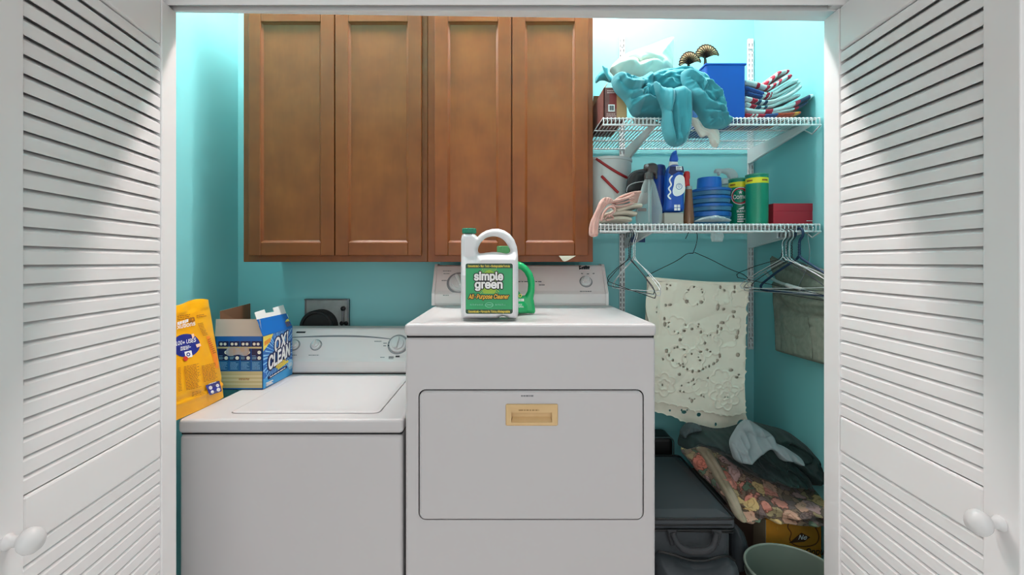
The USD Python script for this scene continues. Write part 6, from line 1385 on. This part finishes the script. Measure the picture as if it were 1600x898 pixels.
fl = graph('floral_bedspread', {'tc': ('geometry', {}), 'w': ('noise_texture', {'scale': 22.0, 'detail': 3.0}), 'wm': ('vector_math', {'math_type': 'scale', 'scale': 0.06}), 'ad': ('vector_math', {'math_type': 'add'}),
    'v': ('voronoi_texture', {'scale': 15.0, 'feature': 'f1'}), 'sp': ('separate_color', {}), 'pn': ('noise_texture', {'scale': 60.0, 'detail': 2.0}), 'pd': ('math', {'math_type': 'multiply_add', 'value2': 0.35}),
    'vb': ('voronoi_texture', {'scale': 34.0, 'feature': 'f1'}), 'spb': ('separate_color', {}), 'eb': ('voronoi_texture', {'scale': 34.0, 'feature': 'distance_to_edge'}),
    'r': ('rgb_ramp', {'interpolate': False, 'ramp': [(0.0, lin((236, 158, 140))), (0.3, lin((232, 186, 160))), (0.5, lin((238, 208, 146))), (0.64, lin((206, 170, 166))), (0.8, lin((226, 140, 120)))]}),
    'rb': ('rgb_ramp', {'interpolate': False, 'ramp': [(0.0, lin((136, 116, 100))), (0.22, lin((112, 134, 112))), (0.4, lin((170, 142, 120))), (0.58, lin((146, 124, 120))), (0.75, lin((190, 172, 132))), (0.9, lin((120, 104, 92)))]}),
    'ring': ('rgb_ramp', {'ramp': [(0.0, (0.75, 0.55, 0.4)), (0.14, (0.5, 0.36, 0.28)), (0.2, (1, 1, 1)), (0.34, (1, 1, 1)), (0.40, (0.62, 0.5, 0.45)), (0.46, (1, 1, 1)), (0.60, (1, 1, 1)), (0.65, (0.22, 0.17, 0.15)), (0.70, (1, 1, 1))]}),
    'mask': ('rgb_ramp', {'ramp': [(0.655, (0, 0, 0)), (0.665, (1, 1, 1))]}), 'ebr': ('rgb_ramp', {'ramp': [(0.0, (0.3, 0.25, 0.22)), (0.06, (1, 1, 1))]}), 'mb': ('mix', {'mix_type': 'multiply', 'fac': 0.9}),
    'mm': ('mix', {'mix_type': 'mix'}), 'mr': ('mix', {'mix_type': 'multiply', 'fac': 0.9}), 'p': ('principled_bsdf', {'roughness': 0.9, 'sheen_weight': 0.2})},
    [('tc.position', 'w.vector'), ('w.color', 'wm.vector1'), ('tc.position', 'ad.vector1'), ('wm.vector', 'ad.vector2'), ('ad.vector', 'v.vector'), ('tc.position', 'pn.vector'), ('pn.fac', 'pd.value1'), ('v.distance', 'pd.value3'), ('v.color', 'sp.color'), ('sp.r', 'r.fac'),
     ('ad.vector', 'vb.vector'), ('ad.vector', 'eb.vector'), ('vb.color', 'spb.color'), ('spb.r', 'rb.fac'), ('eb.distance', 'ebr.fac'), ('rb.color', 'mb.color1'), ('ebr.color', 'mb.color2'), ('pd.value', 'ring.fac'), ('pd.value', 'mask.fac'), ('mask.color', 'mm.fac'), ('r.color', 'mm.color1'), ('mb.color', 'mm.color2'), ('mm.color', 'mr.color1'), ('ring.color', 'mr.color2'), ('mr.color', 'p.base_color')])
bd = Thing('bedspread', 'bundled floral bedspread in pink, green and brown on the cartons', 'bedspread', tuple(P(1190, 800, 1.86)))
slope = lambda p: -(p[:, 1] - 700) * 0.0012
MID_B = 765.0
slope2 = lambda p: -(p[:, 1] - 700) * 0.0022
bd.part('cloth', inflate([(1064, 702), (1070, 694), (1080, 691), (1100, 690), (1120, 697), (1142, 711), (1182, 731), (1232, 744), (1290, 742), (1300, 760), (1298, 813), (1270, 814), (1245, 816), (1220, 812), (1200, 809), (1188, 803), (1178, 806), (1170, 813), (1160, 811), (1150, 806), (1138, 790), (1122, 770), (1105, 752), (1088, 735), (1074, 716)], 1.95, 0.07, R=42, sp=2.0, smooth_outline=160, Tb=0.05, Yfn=slope2,
    folds=[([(1110, 705), (1135, 740), (1160, 790), (1170, 808)], 6, -0.03), ([(1150, 740), (1180, 765), (1230, 775), (1285, 770)], 10, 0.025), ([(1170, 790), (1210, 795), (1260, 790)], 5, -0.02), ([(1190, 745), (1220, 770), (1245, 800)], 5, -0.015)], noise=(0.05, 0.05, 3.3), crease=((0.03, 25, 0.02, 0.08, 1.9),)), fl, True)
bd.part('edge_roll', inflate([(1088, 697), (1094, 692), (1102, 693), (1110, 702), (1122, 722), (1136, 748), (1150, 775), (1160, 800), (1163, 809), (1156, 812), (1148, 806), (1138, 785), (1122, 757), (1106, 730), (1094, 710)], 1.905, 0.035, R=9, sp=1.5, smooth_outline=90, Tb=0.03, Yfn=slope2, folds=[([(1098, 700), (1120, 735), (1146, 785), (1156, 806)], 2, -0.012), ([(1104, 700), (1128, 738), (1152, 785)], 2.5, 0.008)], noise=(0.015, 0.08, 5.0)), plain('khaki_edge_roll', (168, 156, 130), 0.9, vary=(12, (196, 182, 160), 0.8)), True, label='khaki rolled edge of the bedspread')
DG = plain('dark_green_cloth', (30, 56, 52), 0.85, vary=(9, (22, 34, 36), 0.8), sheen=0.1)
dg = inflate([(1060, 695), (1061, 680), (1066, 670), (1078, 664), (1095, 664), (1112, 668), (1130, 668), (1150, 663), (1170, 658), (1195, 663), (1215, 668), (1235, 677), (1252, 690), (1266, 704), (1279, 719), (1296, 732), (1298, 758), (1284, 752), (1266, 750), (1250, 757), (1232, 755), (1205, 748), (1182, 742), (1160, 733), (1142, 722), (1124, 708), (1106, 699), (1086, 693), (1070, 697)], 1.828, 0.055, R=24, sp=1.8, smooth_outline=160, Tb=0.01, Yfn=slope,
    folds=[([(1130, 680), (1150, 710), (1190, 735), (1240, 748)], 7, 0.03), ([(1200, 690), (1222, 712), (1246, 735), (1256, 752)], 2.2, -0.03), ([(1215, 722), (1232, 735), (1245, 752)], 2.2, -0.025), ([(1205, 672), (1232, 690), (1262, 712), (1282, 735)], 5, 0.025), ([(1215, 682), (1240, 695), (1262, 715)], 2, -0.025), ([(1075, 675), (1095, 682), (1125, 695)], 6, 0.02), ([(1120, 700), (1140, 712), (1170, 728)], 2.2, -0.02), ([(1250, 700), (1240, 712), (1222, 705)], 2, -0.02), ([(1190, 715), (1220, 735), (1236, 752)], 2, -0.02)], noise=(0.03, 0.05, 8.8), crease=((0.030, 35, 0.02, 0.09, 6.3), (0.012, 60, 0.03, 0.15, 2.9)))
single('dark_cloth', dg, DG, 'dark green cloth heaped on top of the floral bedspread', 'cloth', True)
gsh = inflate([(1139, 690), (1146, 674), (1154, 662), (1165, 655), (1178, 660), (1195, 671), (1207, 681), (1211, 690), (1222, 696), (1240, 707), (1252, 721), (1249, 725), (1236, 720), (1220, 718), (1211, 708), (1203, 701), (1192, 705), (1180, 716), (1172, 722), (1160, 723), (1147, 717), (1142, 705)], 1.735, 0.020, R=7, sp=1.3, smooth_outline=120, Tb=0.006, Yfn=slope,
    folds=[([(1142, 690), (1152, 705), (1158, 722)], 2, -0.010), ([(1150, 680), (1160, 700), (1168, 720)], 2.5, 0.007), ([(1165, 672), (1182, 680), (1200, 678)], 2, -0.007), ([(1206, 700), (1222, 712), (1248, 721)], 2, 0.006)], noise=(0.012, 0.06, 4.4), crease=((0.008, 60, 0.03, 0.12, 3.9),))
single('grey_shirt', gsh, plain('light_grey_jersey', (134, 146, 148), 0.9, bump=(400, 0.15, 0.001)), 'light grey jersey cloth with pointed ends on top of the dark green cloth', 'cloth', True)
single('dark_scarf', inflate([(1063, 680), (1066, 668), (1074, 661), (1086, 661), (1094, 666), (1084, 674), (1074, 676), (1068, 684)], 1.83, 0.02, R=6, sp=1.3, smooth_outline=60, noise=(0.03, 0.12, 6.0)), plain('slate_cloth', (66, 80, 82), 0.85), 'slate grey cloth end at the upper left of the heap', 'cloth', True)
bcx = Thing('black_case', 'black rounded case behind the suitcase, near the back wall', 'case', (0.66, 2.1, 0))
cpx0, cpx1, cz = X(1000, 2.07), X(1053, 2.07), Z(683, 2.07)
bcx.part('body', rb(cpx0, cpx1, 2.07, 2.19, 0, cz, 0.022, 16), plain('black_case_shell', (20, 22, 23), 0.5), 40)
bcx.part('edge_trim', tube(np.array([(x, 2.071, z) for x, z in list(rrect(cpx0 + 0.003, cpx1 - 0.001, 0.002, cz - 0.001, 0.022).exterior.coords)[:-1]]), 0.003, 8, True), plain('slate_trim', (70, 92, 94), 0.5), True)
# cartons under the heap
AMB = plain('amber_carton_print', (214, 144, 34), 0.55, vary=(8, (196, 126, 26), 0.7))
AX0, AYF, AZ = X(1197, 1.72), 1.72, Z(811, 1.72)
am = Thing('amber_carton', 'amber printed cardboard carton under the bedspread, behind the bin', 'box', (1.03, 1.9, 0))
am.part('body', rb(AX0, XR - 0.006, AYF, 2.12, 0, AZ, 0.003, 8), AMB)
am.part('side_panel', bx(AX0 - 0.0012, AX0 + 0.0005, AYF + 0.001, 2.118, 0.002, AZ - 0.002), plain('pale_board', (176, 160, 132), 0.8), label='pale side panel')
af = Face(am, (AX0, AYF - 0.0002, 0), (1, 0, 0), (0, 0, 1)); ua = AYF / F
def apx(px, py): return ((px - 1197) * ua, EYE - (py - CY) * ua)
af.put('bag_outline', LineString(spline([apx(1233, 815), apx(1231, 824), apx(1236, 832), apx(1234, 843), apx(1240, 850), apx(1262, 853), apx(1276, 848), apx(1279, 835), apx(1274, 824)], 40)).buffer(0.0022), plain('dark_amber_print', (128, 74, 18), 0.6))
af.put('dark_diamond', Polygon([apx(1252, 832), apx(1266, 839), apx(1256, 846), apx(1233, 848), apx(1240, 842)]), plain('brown_diamond_print', (84, 46, 22), 0.6))
af.text('Ne', *apx(1247, 842.5), 0.017, WHITEP, 0.030, True, shear=0.3)
af.text('Oopu', *apx(1258, 866), 0.022, plain('dark_brown_print', (76, 44, 16), 0.6), 0.066, True, shear=0.2)
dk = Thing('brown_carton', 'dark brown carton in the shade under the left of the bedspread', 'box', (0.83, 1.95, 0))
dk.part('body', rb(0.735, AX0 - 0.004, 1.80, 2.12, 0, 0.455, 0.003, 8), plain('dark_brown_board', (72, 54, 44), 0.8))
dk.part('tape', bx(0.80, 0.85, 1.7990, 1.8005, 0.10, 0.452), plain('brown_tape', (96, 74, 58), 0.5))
# bin
BR, BXc, BYc, BH = 0.140, 0.917, 1.515, 0.394
bn = Thing('waste_bin', 'grey green plastic waste bin with a rolled rim at the lower right', 'bin', (BXc, BYc, 0))
BINM = plain('grey_green_bin', (132, 148, 136), 0.25)
bn.part('body', lathe([(0.105, 0.0), (0.108, 0.004), (0.131, BH - 0.035), (0.1335, BH - 0.03), (0.135, BH - 0.004), (0.132, BH - 0.004), (0.129, BH - 0.03), (0.105, 0.008), (0.0005, 0.008)], 72, (BXc, BYc, 0)), BINM, 40)
bn.part('rim', tube(np.array([(BXc + 0.1365 * math.cos(a), BYc + 0.1365 * math.sin(a), BH - 0.003) for a in np.linspace(0, 2 * np.pi, 72, endpoint=False)]), 0.0045, 10, True), plain('pale_bin_rim', (150, 166, 154), 0.25), True, label='rolled rim')
bn.part('rib', tube(np.array([(BXc + 0.1345 * math.cos(a), BYc + 0.1345 * math.sin(a), BH - 0.034) for a in np.linspace(0, 2 * np.pi, 72, endpoint=False)]), 0.003, 8, True), BINM, True)

# ---------------------------------------------------------------- repeats carry a group
for prefix, group in (('wire_hanger', 'wire hangers under the lower shelf'), ('beach_towel', 'folded beach towels on the upper shelf'), ('round_container', 'stacked round containers on the lower shelf'), ('folded_cloth', 'beige folded cloths on the lower shelf'),
                      ('fan_ornament', 'fan ornaments on the upper shelf'), ('wall_cabinet', 'brown wall cabinets'), ('wire_shelf', 'white wire shelves'), ('wall_track', 'slotted wall tracks'), ('cleanser_can', 'green cleanser cans on the lower shelf')):
    for prim in stage.GetPrimAtPath(W).GetChildren():
        if prim.GetName() == prefix or prim.GetName().startswith(prefix + '_0'): prim.SetCustomDataByKey('group', group)
